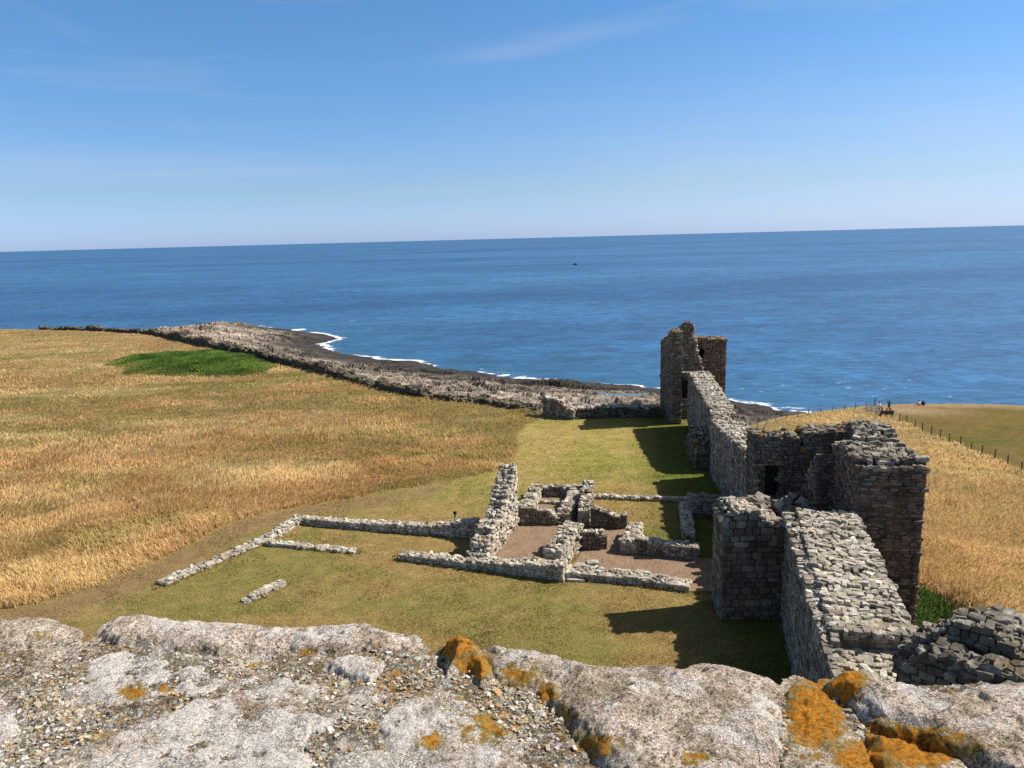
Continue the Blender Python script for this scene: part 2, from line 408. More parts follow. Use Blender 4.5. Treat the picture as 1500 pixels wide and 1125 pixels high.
# ---------------------------------------------------------------- masonry
_tv = [(i,j,k) for i in (-1,0,1) for j in (-1,0,1) for k in (-1,0,1) if (i,j,k) != (0,0,0)]
_ix = {v:n for n, v in enumerate(_tv)}
_tf = []
for ax in range(3):
    for s in (-1,1):
        u, w = [a for a in range(3) if a != ax]
        for a in (-1,0):
            for b in (-1,0):
                q = []
                for (da, db) in ((0,0),(1,0),(1,1),(0,1)):
                    v = [0,0,0]; v[ax] = s; v[u] = a+da; v[w] = b+db; q.append(_ix[tuple(v)])
                flip = (s < 0) ^ (ax == 1)
                _tf.append(q[::-1] if flip else q)
TV = np.array(_tv, float)
_nn = np.abs(TV).sum(1); TV = TV*np.where(_nn == 3, .84, np.where(_nn == 2, .94, 1.0))[:,None]
TF = np.array(_tf, np.int32)
_bv = np.array([(i,j,k) for i in (-1,1) for j in (-1,1) for k in (-1,1)], float)
_bf = np.array([(0,1,3,2),(4,6,7,5),(0,4,5,1),(2,3,7,6),(0,2,6,4),(1,5,7,3)], np.int32)
class Stones:
    def __init__(s): s.c, s.h, s.u, s.t, s.k = [], [], [], [], []; s.bc, s.bh, s.bu, s.bk = [], [], [], []
    def add(s, c, half, yaw, tilt, col): s.c.append(c); s.h.append(half); s.u.append(yaw); s.t.append(tilt); s.k.append(col)
    def box(s, c, half, yaw, col): s.bc.append(c); s.bh.append(half); s.bu.append(yaw); s.bk.append(col)
    def build(s, name, parent=None, off=None, jit=.09, mat=None):
        vs, fs, cs, n0 = [], [], [], 0
        if s.c:
            c, h, u, t, k = map(np.array, (s.c, s.h, s.u, s.t, s.k)); N = len(c)
            v = TV[None]*1.0 + rng.uniform(-jit, jit, (N,26,3)); v = v*h[:,None,:]
            ct, st = np.cos(t[:,0])[:,None], np.sin(t[:,0])[:,None]
            y, z = v[...,1]*ct-v[...,2]*st, v[...,1]*st+v[...,2]*ct; x = v[...,0]
            ct, st = np.cos(t[:,1])[:,None], np.sin(t[:,1])[:,None]
            x, z = x*ct+z*st, -x*st+z*ct
            cu, su = np.cos(u)[:,None], np.sin(u)[:,None]
            v = np.stack([x*cu-y*su, x*su+y*cu, z], -1)+c[:,None,:]
            vs.append(v.reshape(-1,3)); fs.append((TF[None]+26*np.arange(N)[:,None,None]).reshape(-1,4)); cs.append(np.repeat(k, 26, 0)); n0 = N*26
        if s.bc:
            c, h, u, k = map(np.array, (s.bc, s.bh, s.bu, s.bk)); N = len(c)
            v = _bv[None]*h[:,None,:]; cu, su = np.cos(u)[:,None], np.sin(u)[:,None]
            v = np.stack([v[...,0]*cu-v[...,1]*su, v[...,0]*su+v[...,1]*cu, v[...,2]], -1)+c[:,None,:]
            vs.append(v.reshape(-1,3)); fs.append((_bf[None]+8*np.arange(N)[:,None,None]+n0).reshape(-1,4)); cs.append(np.repeat(k, 8, 0))
        return mesh_obj(name, np.concatenate(vs), np.concatenate(fs), mat or MAS, parent, np.concatenate(cs), off=off)
PALE = [(.60,.53,.425),(.53,.46,.36),(.66,.60,.50),(.43,.365,.28)]
GREY = [(.35,.305,.245),(.29,.25,.20),(.41,.365,.30),(.235,.20,.155)]
DARK = [(.24,.20,.155),(.20,.165,.125),(.285,.245,.195),(.155,.125,.095)]
RED  = [(.25,.175,.130),(.21,.145,.11),(.28,.21,.16),(.18,.13,.10),(.23,.185,.15)]
LICH = [(.36,.20,.05),(.30,.19,.07),(.36,.33,.28)]
def pick(t):
    c = V(t[rng.integers(len(t))])*rng.uniform(.78,1.2); return c
SEGS = []
def masonry(S, p0, p1, th, base, prof, tint=GREY, top=None, sw=.38, sh=.17, rough=.03, jag=.12, holes=(), sides='LR01', cap=True, tilt=.04, capsize=1.0, captilt=.24, corek=.5, seed=0):
    """p0->p1 centre line on plan, th thickness, base z, prof [(t, z)], holes [(d0, d1, z0, z1, blind)] in metres along the line"""
    p0, p1 = V(p0[:2], dtype=float), V(p1[:2], dtype=float) 
    L = float(np.hypot(*(p1-p0))); u = (p1-p0)/L
    if not callable(base) and abs(base) < .5 and p0[1] < 84: SEGS.append((p0, p1, th))
    n = V([-u[1], u[0]]); yaw = math.atan2(u[1], u[0]); top = top or tint
    pt, pz = [a*L for a, _ in prof], [b for _, b in prof]
    bz = base if callable(base) else (lambda d: base)
    sd = seed+int(abs(p0[0]*31+p0[1]*17))
    def H(d): return float(np.interp(d, pt, pz)) + jag*float(vnoise(d*1.7, sd*.37+.5, seed=3)) + jag*.6*float(vnoise(d*4.5, sd*.37+.5, seed=4))
    dark = V(tint).mean(0)*corek
    def inh(d, z):
        return any(a-.02 < d < b+.02 and c < z < e for a, b, c, e, *_ in holes)
    # core
    nc = max(2, int(L/.35)); w = L/nc
    for i in range(nc):
        d = (i+.5)*w; zt = H(d)-.07; zb = bz(d)-.4
        spans = [(zb, zt, 0)]
        for (a, b, c_, e, *bl) in holes:
            if a < d < b:
                spans = [(zb, c_, 0)] + ([(e, zt, 0)] if e < zt else []) + ([(c_, min(e, zt), 1)] if bl and bl[0] else [])
        for (z0, z1, blind) in spans:
            if z1-z0 < .03: continue
            hw = th/2-.06; cc = p0+u*d
            Q = S
            if blind:
                s_ = bl[0]; cc = cc+n*s_*(hw-.15); hw = .15; Q = getattr(S, 'open', S)
            Q.box((cc[0], cc[1], (z0+z1)/2), (w/2+.001*(i%2), hw+.0015*(i%3), (z1-z0)/2), yaw, dark)
    def lay(org, dirv, nrm, length, hgt, lowest, side):
        yw = math.atan2(dirv[1], dirv[0]); z = lowest-.1; zmax = max(pz)+jag*2
        while z < zmax:
            ch = sh*rng.uniform(.75,1.35); d = -rng.uniform(0, sw)*.5
            while d < length:
                lw = sw*rng.uniform(.55,1.6); m = d+lw/2; zc = z+ch/2
                mm = min(max(m, .02), length-.02); a0, a1 = max(d, -.03), min(d+lw, length+.03)
                hh = hgt(mm)
                if a1-a0 > .08 and zc-ch*.2 < hh and zc > bz(0 if side else mm)-.3 and not (side == 0 and (inh(mm, zc))):
                    pr = rng.normal(0, rough); q = org+dirv*(a0+a1)/2+nrm*(pr-.12)
                    S.add((q[0], q[1], zc), ((a1-a0)/2-.007, .15+abs(pr)*.3, ch/2-.006), yw, (rng.normal(0,tilt),rng.normal(0,tilt)), pick(tint))
                d += lw
            z += ch
    lo = min(bz(0), bz(L))
    if 'L' in sides: lay(p0+n*th/2, u, n, L, H, lo, 0)
    if 'R' in sides: lay(p0-n*th/2, u, -n, L, H, lo, 0)
    if '0' in sides: lay(p0-n*th/2, n, -u, th, lambda d: H(.05), lo, 1)
    if '1' in sides: lay(p1-n*th/2, n, u, th, lambda d: H(L-.05), lo, 1)
    if cap:
        st = .27*capsize; d = .05
        while d < L:
            a = -th/2+.1
            while a < th/2:
                dd = d+rng.uniform(-.12,.12)*capsize; aa = a+rng.uniform(-.08,.08)*capsize
                if any(x0 < dd < x1 and z1 > H(dd) for x0, x1, z0, z1, *_ in holes): a += st; continue
                z0 = H(min(max(dd,0),L)); q = p0+u*min(max(dd,.05),L-.05)+n*min(max(aa,-th/2+.13),th/2-.13)
                sx, sy, sz = rng.uniform(.09,.30)*capsize, rng.uniform(.07,.15)*capsize, rng.uniform(.06,.14)*min(capsize,1.2)
                S.add((q[0],q[1],z0-sz*.3+rng.uniform(-.04,.05)), (sx,sy,sz), yaw+rng.normal(0,.32)+(PI/2 if rng.random()<.55 else 0), (rng.normal(0,captilt),rng.normal(0,captilt)), pick(top))
                a += st*rng.uniform(.75,1.15)
            # stones down the broken steps
            dz = H(min(d+st,L))-H(d)
            if abs(dz) > .35:
                for q_ in range(int(abs(dz)/.2)*max(1,int(th/.35))):
                    zz = H(d)+dz*rng.random(); q = p0+u*(d+st*rng.random())+n*rng.uniform(-th/2+.1, th/2-.1)
                    S.add((q[0],q[1],zz-.05),(rng.uniform(.12,.24),rng.uniform(.1,.2),rng.uniform(.07,.13)), yaw+rng.normal(0,.5),(rng.normal(0,.2),rng.normal(0,.2)),pick(top))
            d += st
def wall_part(name, parent, *a, off=None, label=None, mjit=.09, **k):
    opening = k.pop('opening', None); S = Stones()
    if opening: S.open = Stones()
    masonry(S, *a, **k); o = S.build(name, parent, off, jit=mjit)
    if opening: S.open.build(opening, o, off)
    if label: o['label'] = label
    return o
def thing(name, label, cat, p, group=None):
    o = empty(name, (float(p[0]), float(p[1]), float(p[2]) if len(p) > 2 else 0.)); tag(o, label, cat, group); return o
def W(t):                                   # helper: parts are built in world coordinates, stored relative to their thing
    return dict(off=tuple(t.location))
g = lambda px, py, z=0.0: at(px, py, z)
def zz(px, py, y): return float(aty(px, py, y)[2])

# --- ruined range in the courtyard
t = thing('ruined_building', 'roofless ruin of low pale stone walls around gravel rooms, one tall jagged wall', 'ruin', (2,48,0))
o_ = W(t)
def rw(a, b, th, prof, side=0, tint=PALE, name='wall', label=None, **k):
    """wall whose camera-side foot runs a->b (pixels of the photograph's ground line); side shifts the centre line away"""
    p, q = g(*a)[:2], g(*b)[:2]; u = (q-p)/np.hypot(*(q-p)); n = V([-u[1], u[0]])*side*th/2
    return wall_part(name, t, p+n, q+n, th, 0., prof, tint=tint, top=PALE, off=tuple(t.location), label=label, sw=k.pop('sw',.32), sh=k.pop('sh',.15), capsize=.85, mjit=.07, rough=k.pop('rough',.03), **k)
rw((585,821),(692,835),.8,[(0,.3),(1,.5)],1)
rw((692,835),(825,853),.9,[(0,.5),(.5,.75),(1,1.0)],1)
rw((700,827),(748,768),1.1,[(0,.9),(.12,1.35),(.3,1.7),(.5,1.95),(.62,2.6),(.74,3.2),(.84,3.6),(.90,4.3),(.96,4.55),(1,4.0)],0,name='wall',label='tall jagged wall rising to a ragged point',jag=.28,rough=.06)
rw((757,768),(822,770),.7,[(0,1.25),(.5,1.15),(.75,.9),(1,.3)],1,tint=GREY)
rw((810,831),(842,800),1.1,[(0,1.0),(.5,1.35),(1,1.7)],0,jag=.18,rough=.05)
rw((853,806),(889,805),.5,[(0,1.25),(.65,1.15),(1,.85)],1,tint=DARK)
rw((826,768),(848,729),.95,[(0,.75),(.3,1.0),(1,.9)],0)
rw((855,771),(862,731),.75,[(0,1.3),(.4,1.5),(1,1.3)],0,jag=.18,tint=GREY)
rw((766,764),(787,724),.85,[(0,1.0),(1,.75)],0)
rw((788,727),(846,729),.65,[(0,.75),(1,.7)],1,tint=GREY)
rw((782,738),(830,740),.35,[(0,.18),(1,.18)],1,name='sill',jag=.03)
rw((866,774),(918,775),.6,[(0,1.35),(.2,1.45),(.35,1.15),(1,.8)],1,tint=DARK)
rw((932,784),(920,811),.9,[(0,.85),(1,.85)],0)
rw((908,809),(1021,822),.85,[(0,.85),(1,.85)],1,tint=GREY)
rw((829,848),(920,856),1.0,[(0,.4),(1,.42)],1,jag=.08)
rw((920,856),(1009,868),1.0,[(0,.42),(1,.35)],1,jag=.08)
S = Stones()
for (px, py, a, b, h) in ((853,831,.55,.3,.14),(868,829,.4,.3,.2),(872,836,.35,.25,.1)):
    p = g(px, py); S.add((p[0],p[1],h*.6),(a,b,h),.1,(0,.03),(.5,.46,.4))
S.build('slab', t, o_['off'], jit=.04)
S = Stones(); p = g(843,851); S.add((p[0],p[1],.06),(.55,.17,.09),-.08,(0,0),(.48,.44,.36)); S.build('doorstep', t, o_['off'], jit=.03)

# --- low footings on the lawn
def foot(label, segs, name='low_wall', **kw):
    p = g(*segs[0][0]); tt = thing(name, label, 'wall', p)
    for a, b, th, prof in segs:
        wall_part('wall_section', tt, g(*a)[:2], g(*b)[:2], th, 0., prof, tint=PALE, top=PALE, off=tuple(tt.location), sw=.38, sh=.15, jag=.06, rough=.04, tilt=.06, capsize=.9, **kw)
    return tt
foot('long low L-shaped stone footing enclosing the lawn at left, with a short spur', [((237,857),(383,795),.75,[(0,.20),(1,.22)]),((383,795),(442,763),.95,[(0,.22),(1,.38)]),((440,766),(560,776),.7,[(0,.42),(1,.5)]),((560,776),(700,786),.8,[(0,.5),(.6,.65),(.8,1.0),(1,1.2)]),((392,797),(520,809),.6,[(0,.24),(1,.08)])])
foot('short isolated stone footing half sunk in the lawn behind the parapet', [((358,882),(414,856),.6,[(0,.02),(.5,.16),(1,.24)])])
foot('thin low wall line crossing the lawn between the ruin and the long curtain wall', [((862,729),(960,733),.5,[(0,.25),(1,.22)]),((960,733),(1012,735),.5,[(0,.25),(1,.3)])])
foot('short thick free-standing low wall of pale stones between lawn and shade', [((1003,746),(1009,792),.75,[(0,.5),(1,.4)])])
tt = thing('rubble_wall', 'dark rubble stub against the foot of the long curtain wall', 'wall', g(1040,758))
wall_part('wall', tt, g(1012,757)[:2]+V([0,.6]), g(1074,759)[:2]+V([0,.6]), 1.2, 0., [(0,1.25),(.5,1.35),(1,1.2)], tint=GREY, top=GREY, off=tuple(tt.location), rough=.06, tilt=.1)
S = Stones()
for k in range(9):
    p = g(1044+rng.uniform(-6,8), 862+rng.uniform(-5,5)); S.add((p[0],p[1],.1),(rng.uniform(.12,.3),rng.uniform(.1,.2),rng.uniform(.07,.14)),rng.uniform(0,3),(rng.normal(0,.2),rng.normal(0,.2)),pick(GREY))
p = g(1044,862); o = S.build('fallen_stones', off=p); o.location = p; tag(o, 'small heap of fallen stones by the tall stub wall', 'stones')

# --- long curtain wall to the far tower
t = thing('curtain_wall', 'long tall stone curtain wall running to the far tower, pale rubble walkway along its top', 'wall', (17.5,64,0))
o_ = W(t)
A0, A1, A2 = V([19.95,81.0]), V([18.05,63.5]), V([16.75,47.9])
wall_part('wall_section', t, A0, A1, 2.1, 0., [(0,5.5),(.3,5.3),(.8,4.9),(.93,4.6),(1,3.6)], tint=GREY, top=PALE, sw=.42, sh=.19, jag=.18, rough=.03, capsize=1.0, corek=.62, sides='LR01', **o_)
wall_part('breach_rubble', t, A1+V([0,.3]), (17.8,61.6), 2.0, 0., [(0,2.2),(.3,.8),(.7,.7),(1,2.0)], tint=DARK, top=GREY, jag=.25, rough=.08, tilt=.15, **o_)
wall_part('wall_section', t, (17.7,61.9), A2, 2.5, 0., [(0,4.3),(.05,4.75),(.25,4.8),(.7,5.15),(1,5.3)], tint=GREY, top=PALE, sw=.42, sh=.19, jag=.18, rough=.03, capsize=1.0, corek=.62, **o_)
wall_part('buttress', t, (16.4,64.3),(16.8,68.6),1.4,0.,[(0,1.6),(.3,2.8),(.7,3.0),(1,1.6)],tint=DARK,top=GREY,rough=.09,tilt=.12,jag=.3,**o_)

# --- tower half way along
t = thing('ruined_tower', 'broad broken stone tower with a dark doorway and rubble top, nearest of the two towers', 'tower', (18,42,0))
o_ = W(t)
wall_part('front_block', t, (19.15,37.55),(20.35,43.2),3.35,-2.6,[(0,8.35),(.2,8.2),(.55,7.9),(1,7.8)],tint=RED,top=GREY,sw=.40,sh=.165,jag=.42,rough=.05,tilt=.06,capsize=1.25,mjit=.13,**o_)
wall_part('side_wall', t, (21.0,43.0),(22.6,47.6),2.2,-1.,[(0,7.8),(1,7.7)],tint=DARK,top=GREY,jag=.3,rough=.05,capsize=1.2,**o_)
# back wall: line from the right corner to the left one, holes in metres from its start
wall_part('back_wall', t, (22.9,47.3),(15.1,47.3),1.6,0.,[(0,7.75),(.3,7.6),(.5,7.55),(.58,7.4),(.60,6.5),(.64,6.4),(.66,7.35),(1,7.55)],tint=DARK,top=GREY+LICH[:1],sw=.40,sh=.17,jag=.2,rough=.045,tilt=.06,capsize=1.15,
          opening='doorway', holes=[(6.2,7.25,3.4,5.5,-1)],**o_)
wall_part('vault_springing', t, (18.1,42.9),(18.4,45.9),1.1,3.0,[(0,7.0),(.35,6.4),(.65,5.2),(1,3.6)],tint=DARK,top=GREY,jag=.2,rough=.05,**o_)
S = Stones(); masonry(S,(16.6,39.0),(17.6,46.6),5.2,0.,[(0,3.6),(1,3.3)],tint=DARK,top=DARK,jag=.1,capsize=1.4,sw=.55,sh=.28)
for k in range(70): S.add((rng.uniform(14.6,18.2),rng.uniform(39,46),3.6+rng.uniform(0,.5)),(rng.uniform(.2,.45),rng.uniform(.15,.35),rng.uniform(.12,.25)),rng.uniform(0,3),(rng.normal(0,.3),rng.normal(0,.3)),pick(GREY))
S.build('rubble_floor', t, o_['off'])

# --- near curtain wall below the parapet
t = thing('curtain_wall', 'thick curtain wall in the foreground with a flat stone-paved top leading to the nearer tower', 'wall', (13.5,30,0))
o_ = W(t)
B0, B1 = V([16.0,37.6]), V([12.95,25.6])
wall_part('wall_core', t, B0, B1, 2.95, 0., [(0,5.75),(.5,5.55),(1,5.5)], tint=GREY, top=PALE, jag=.12, capsize=1.05, captilt=.13, corek=.75, sw=.42, sh=.2, **o_)
wall_part('edge_wall', t, (14.15,37.7),(10.1,20.5),.55,0.,[(0,5.55),(.3,5.35),(1,5.2)],tint=GREY,top=PALE,jag=.1,sw=.5,sh=.24,rough=.03,**o_)
wall_part('gutter', t, (14.6,37.4),(10.6,20.5),.62,0.,[(0,5.3),(.25,5.0),(.4,4.7),(1,4.5)],tint=DARK,top=DARK,jag=.15,**o_)
wall_part('ledge', t, (12.7,25.8),(11.6,19.5),2.9,0.,[(0,4.9),(1,4.8)],tint=PALE,top=PALE,jag=.04,capsize=1.0,captilt=.08,corek=.75,**o_)
t = thing('stub_wall', 'tall dark stub of squared masonry jutting onto the lawn from the foreground curtain wall', 'wall', (12.2,38.2,0))
wall_part('wall', t, (10.65,38.25),(13.75,38.25),2.0,0.,[(0,5.55),(.2,5.95),(.5,5.8),(.75,5.45),(1,5.3)],tint=DARK,top=PALE,sw=.55,sh=.33,rough=.03,jag=.2,off=tuple(t.location))

# --- far tower
t = thing('ruined_tower', 'tall far ruined tower against the sea, split by a gap, orange lichen on its tops', 'tower', (20.5,85,0))
o_ = W(t)
wall_part('pier', t, (17.3,83.0),(18.4,83.0),2.2,-.3,[(0,8.9),(.15,9.5),(1,9.65)],tint=DARK,top=LICH,jag=.1,sw=.45,sh=.25,**o_)
wall_part('side_wall', t, (17.95,84.0),(18.3,90.0),1.2,-.5,[(0,9.0),(1,7.5)],tint=DARK,top=LICH,jag=.2,**o_)
wall_part('back_wall', t, (18.4,85.4),(21.3,85.4),1.5,-.3,[(0,9.6),(.35,9.9),(.42,10.15),(.58,10.15),(.6,9.7),(.63,8.7),(.75,7.8),(.85,6.2),(1,5.0)],tint=DARK,top=GREY,jag=.2,sw=.45,sh=.25,
          opening='doorway', holes=[(.15,1.3,1.8,4.6,1)],**o_)
wall_part('lintel', t, (18.6,82.4),(19.6,82.0),.8,4.75,[(0,5.2),(1,5.0)],tint=GREY,top=PALE,**o_)
wall_part('corner_block', t, (20.9,88.8),(24.75,88.6),2.4,-2.,[(0,8.1),(.08,8.3),(.14,7.95),(.45,8.0),(1,7.9)],tint=RED,top=LICH,jag=.1,sw=.5,sh=.26,
          opening='window', holes=[(.45,1.4,5.75,6.95,1)],**o_)

# --- stump by the parapet
t = thing('wall_stump', 'craggy dark stump of rubble wall just beyond the right end of the parapet', 'wall', (15,21.5,0))
o_ = W(t)
def crag(name, pts, y0, y1, th, base, **k):
    """front top edge given by where it shows (px, py) on a front face running y0->y1"""
    w = []
    for i, (px, py) in enumerate(pts):
        yy = y0+(y1-y0)*(px-pts[0][0])/(pts[-1][0]-pts[0][0]); w.append(aty(px, py, yy))
    w = np.array(w); p, q = w[0][:2], w[-1][:2]; L = np.hypot(*(q-p)); u = (q-p)/L; n = V([-u[1], u[0]])*th/2
    pr = [(float(np.dot(v[:2]-p, u)/L), float(v[2])) for v in w]
    return wall_part(name, t, p+n, q+n, th, base, pr, **k, **o_)
crag('rubble_core', [(1316,962),(1345,942),(1375,934),(1388,922),(1404,912),(1425,914),(1450,926),(1472,942),(1496,962),(1530,980)], 20.6, 18.3, 1.3, 2., tint=DARK, top=GREY, sw=.34, sh=.18, rough=.06, tilt=.08, jag=.08, capsize=.85, captilt=.2, corek=.6, mjit=.14)
crag('rubble_back', [(1396,918),(1412,908),(1440,908),(1470,918),(1490,936),(1510,958)], 22.0, 20.2, 1.1, 2., tint=GREY, top=GREY, sw=.36, sh=.18, rough=.06, tilt=.1, jag=.08, capsize=1.1, captilt=.2, corek=.75, mjit=.16)
crag('fallen_edge', [(1318,982),(1340,964),(1365,956),(1400,966),(1450,978),(1500,992)], 19.7, 17.6, .8, 2., tint=DARK, top=GREY, sw=.36, sh=.2, rough=.09, tilt=.14, jag=.12, capsize=.9, captilt=.3, corek=.6, mjit=.18)

# --- coast wall
cw = [hit(*q) for q in ((60,482.5),(130,484),(222,489),(300,506),(350,517),(400,528.5),(480,547.5),(560,569),(622,581),(720,592),(792,604))]
t = thing('boundary_wall', 'long tumbledown dark stone wall along the coast edge of the tawny field', 'wall', cw[5])
for i in range(len(cw)-1):
    a, b = cw[i], cw[i+1]; za, zb = float(z_in(a[0],a[1])), float(z_in(b[0],b[1])); L = np.hypot(*(b-a)[:2])
    hh = [(.7,1.0),(1.2,1.0),(1.5,1.7),(1.7,1.5),(1.5,1.3),(1.3,1.5),(1.2,1.0),(1.0,1.1),(.7,.7),(.5,.5)][i]
    nk = 7; pr = [(k/nk, za+(zb-za)*k/nk+(hh[0]+(hh[1]-hh[0])*k/nk)*(.78+.5*float(vnoise(k*.9+i*7.1,i*2.3,seed=9)))+rng.uniform(-.35,.35)) for k in range(nk+1)]
    wall_part('wall_section', t, a[:2], b[:2], 1.3, min(za,zb)-.4, pr, tint=[(.13,.11,.085),(.10,.085,.065),(.16,.135,.10)], top=[(.13,.11,.085),(.2,.17,.13),(.16,.15,.07)], sw=.9, sh=.42, rough=.08, jag=.3, capsize=2.0, off=tuple(t.location))
t = thing('boundary_wall', 'paler broken wall closing the far end of the lawn beside the far tower', 'wall', (8,87,0))
p = g(800,600); 
wall_part('wall_section', t, (3.9,88.2),(7.3,85.9),1.3,-.6,[(0,1.7),(.4,1.5),(.8,.9),(1,.5)],tint=GREY,top=PALE,rough=.08,jag=.2,capsize=1.4,off=tuple(t.location))
wall_part('wall_section', t, (7.2,86.4),(16.9,86.6),1.2,-.4,[(0,.6),(.3,.75),(.7,.65),(1,.5)],tint=DARK,top=PALE,rough=.08,jag=.15,capsize=1.4,off=tuple(t.location))

# ---------------------------------------------------------------- grass
def blades(name, x, y, z, hgt, wid, colr, n=4, lean=.35, spread=.18):
    N = len(x)*n
    X0 = np.repeat(x, n)+rng.normal(0, 1, N)*np.repeat(spread, n); Y0 = np.repeat(y, n)+rng.normal(0, 1, N)*np.repeat(spread, n); Z0 = np.repeat(z, n)-.03
    Hh = np.repeat(hgt, n)*rng.uniform(.6,1.25,N); Ww = np.repeat(wid, n)*rng.uniform(.6,1.3,N)
    a = rng.uniform(0, 2*PI, N); la = np.repeat(5*fbm(x*.11, y*.11, o=3, seed=401), n)+rng.normal(0, .9, N); ll = Hh*rng.uniform(.05, lean, N)
    dx, dy = np.cos(a)*Ww/2, np.sin(a)*Ww/2
    b0 = np.stack([X0-dx, Y0-dy, Z0], -1); b1 = np.stack([X0+dx, Y0+dy, Z0], -1)
    # light wind bends the blades to one side
    tx, ty = X0+np.cos(la)*ll+.15*Hh, Y0+np.sin(la)*ll; m0 = np.stack([(X0+tx)/2-dx*.9+.0, (Y0+ty)/2-dy*.9, Z0+Hh*.6], -1); m1 = np.stack([(X0+tx)/2+dx*.9, (Y0+ty)/2+dy*.9, Z0+Hh*.6], -1)
    tp = np.stack([tx, ty, Z0+Hh*.98], -1)
    v = np.stack([b0, b1, m1, m0, tp], 1).reshape(-1, 3)
    i = np.arange(N)*5
    f = np.concatenate([np.stack([i,i+1,i+2],-1), np.stack([i,i+2,i+3],-1), np.stack([i+3,i+2,i+4],-1)])
    c = np.repeat(colr, n, 0)*rng.uniform(.86,1.14,(N,1)); c = np.repeat(c, 5, 0)
    return tag(mesh_obj(name, v, f, BLADE, col=c), kind='stuff')
def scatter(n, t0, t1, r0, r1):
    th = np.radians(rng.uniform(t0, t1, n)); r = 1/rng.uniform(1/r1, 1/r0, n); return r*np.sin(th), r*np.cos(th), r
x, y, r = scatter(530000, -54, 56, 21, 300)
d, mo, sh = land_masks(x, y)
brk = inside(x, y, BRKW)
keep = ((d > .8) | ((d < -1) & (d > -7) & (x < 4) & (fbm(x*.07,y*.07,o=3,seed=311) > .02))) & (mo < .35) & (sh < .4) & ~brk & ~((np.abs(x-22.4)<2.0)&(np.abs(y-37)<4.6))
keep &= ~((x > WALL_X(y)-5) & (x < WALL_X(y)+2.2) & (y < 92)) & ~((np.abs(x-19.5)<4.8)&(y>36)&(y<49)) & ~((x>9)&(x<20.5)&(y<24.5))
x, y, r, d, mo = x[keep], y[keep], r[keep], d[keep], mo[keep]
c, gq = tallcol(x, y); hh = (.46+.20*fbm(x*.3,y*.3,o=2,seed=121)+.20*fbm(x*.9,y*.9,o=2,seed=122)-.2*gq)*np.clip(1.15-r/400,.6,1)
blades('tall_grass', x, y, z_land(x,y,d,mo), hh, np.maximum(.03,.0010*r), c*1.22*(1+.12*fbm(x*.7,y*.7,o=3,seed=123))[:,None], n=4, lean=1.1, spread=np.maximum(.14,.0018*r))
tag(bpy.data.objects['tall_grass'], 'tawny long dry grass over the fields on both sides of the castle', 'grass')
# lawn tufts: short turf
x, y, r = scatter(240000, -42, 32, 24, 95)
d, mo, sh = land_masks(x, y); keep = (mo > .6) & (d > 1) & (x < WALL_X(y)-.5)
for pl in ([(716,828),(756,766),(828,768),(852,730),(866,730),(852,772),(836,800),(812,833)], [(838,838),(852,804),(864,774),(918,774),(918,806),(1021,819),(1064,816),(1066,868),(1010,866),(850,846)], [(768,756),(787,725),(842,727),(824,757)]):
    keep &= ~inside(x, y, [tuple(at(*q)[:2]) for q in pl])
x, y, r, d, mo, sh = [q[keep] for q in (x,y,r,d,mo,sh)]
# longer grass left by the mower along the wall feet
fringe = np.zeros(len(x))
for a_s, b_s, th_s in SEGS:
    q = dist_poly(x, y, [a_s, b_s]); fringe = np.maximum(fringe, sstep(th_s/2+.45, th_s/2+.1, q)*(q > th_s/2-.1))
fringe *= sstep(-.4,.3,fbm(x*.8,y*.8,o=3,seed=161))
c = ground_color(x,y,d,mo,sh); c = c*(1-.4*fringe[:,None])+V((.17,.18,.05))*.4*fringe[:,None]
blades('lawn_grass', x, y, z_land(x,y,d,mo), np.maximum(.03,.075+.05*fbm(x*.6,y*.6,o=2,seed=5))+fringe*.14, np.maximum(.03,.001*r), c*1.25, n=2, spread=np.maximum(.08,.001*r))
tag(bpy.data.objects['lawn_grass'], 'short straw and olive turf of the courtyard lawn', 'grass')
# bracken bed
n = 26000; bx = rng.uniform(min(p[0] for p in BRKW), max(p[0] for p in BRKW), n*2); by = rng.uniform(min(p[1] for p in BRKW), max(p[1] for p in BRKW), n*2)
sd = sdist(bx, by, BRKW)+2.0*1.6*fbm(bx*.16,by*.16,o=4,seed=131); k_ = sd > 0; bx, by, sd = bx[k_], by[k_], sd[k_]
d, mo, sh = land_masks(bx, by)
c = mix((.12,.20,.038),(.20,.31,.065),sstep(-.3,.4,fbm(bx*.3,by*.3,o=3,seed=141)))
cl = fbm(bx*.35,by*.35,o=4,seed=153); k_ = rng.random(len(bx)) < sstep(-.45,.0,cl)*.9+.1; bx, by, sd, c, d, mo, cl = bx[k_], by[k_], sd[k_], c[k_], d[k_], mo[k_], cl[k_]
hb = (.42+.6*cl)*sstep(0,4,sd)+.22
c = c*(1+.35*fbm(bx*.15,by*.4,o=3,seed=152))[:,None]; fr_ = (sstep(5,0,sd+1.5*cl)*.6)[:,None]; c = c*(1-fr_)+V((.33,.28,.09))*fr_
blades('bracken', bx, by, z_land(bx,by,d,mo), hb, np.full(len(bx),.26), c, n=5, lean=1.0, spread=np.full(len(bx),.3))
tag(bpy.data.objects['bracken'], 'oval bed of bright green bracken in the tawny field', 'bracken')
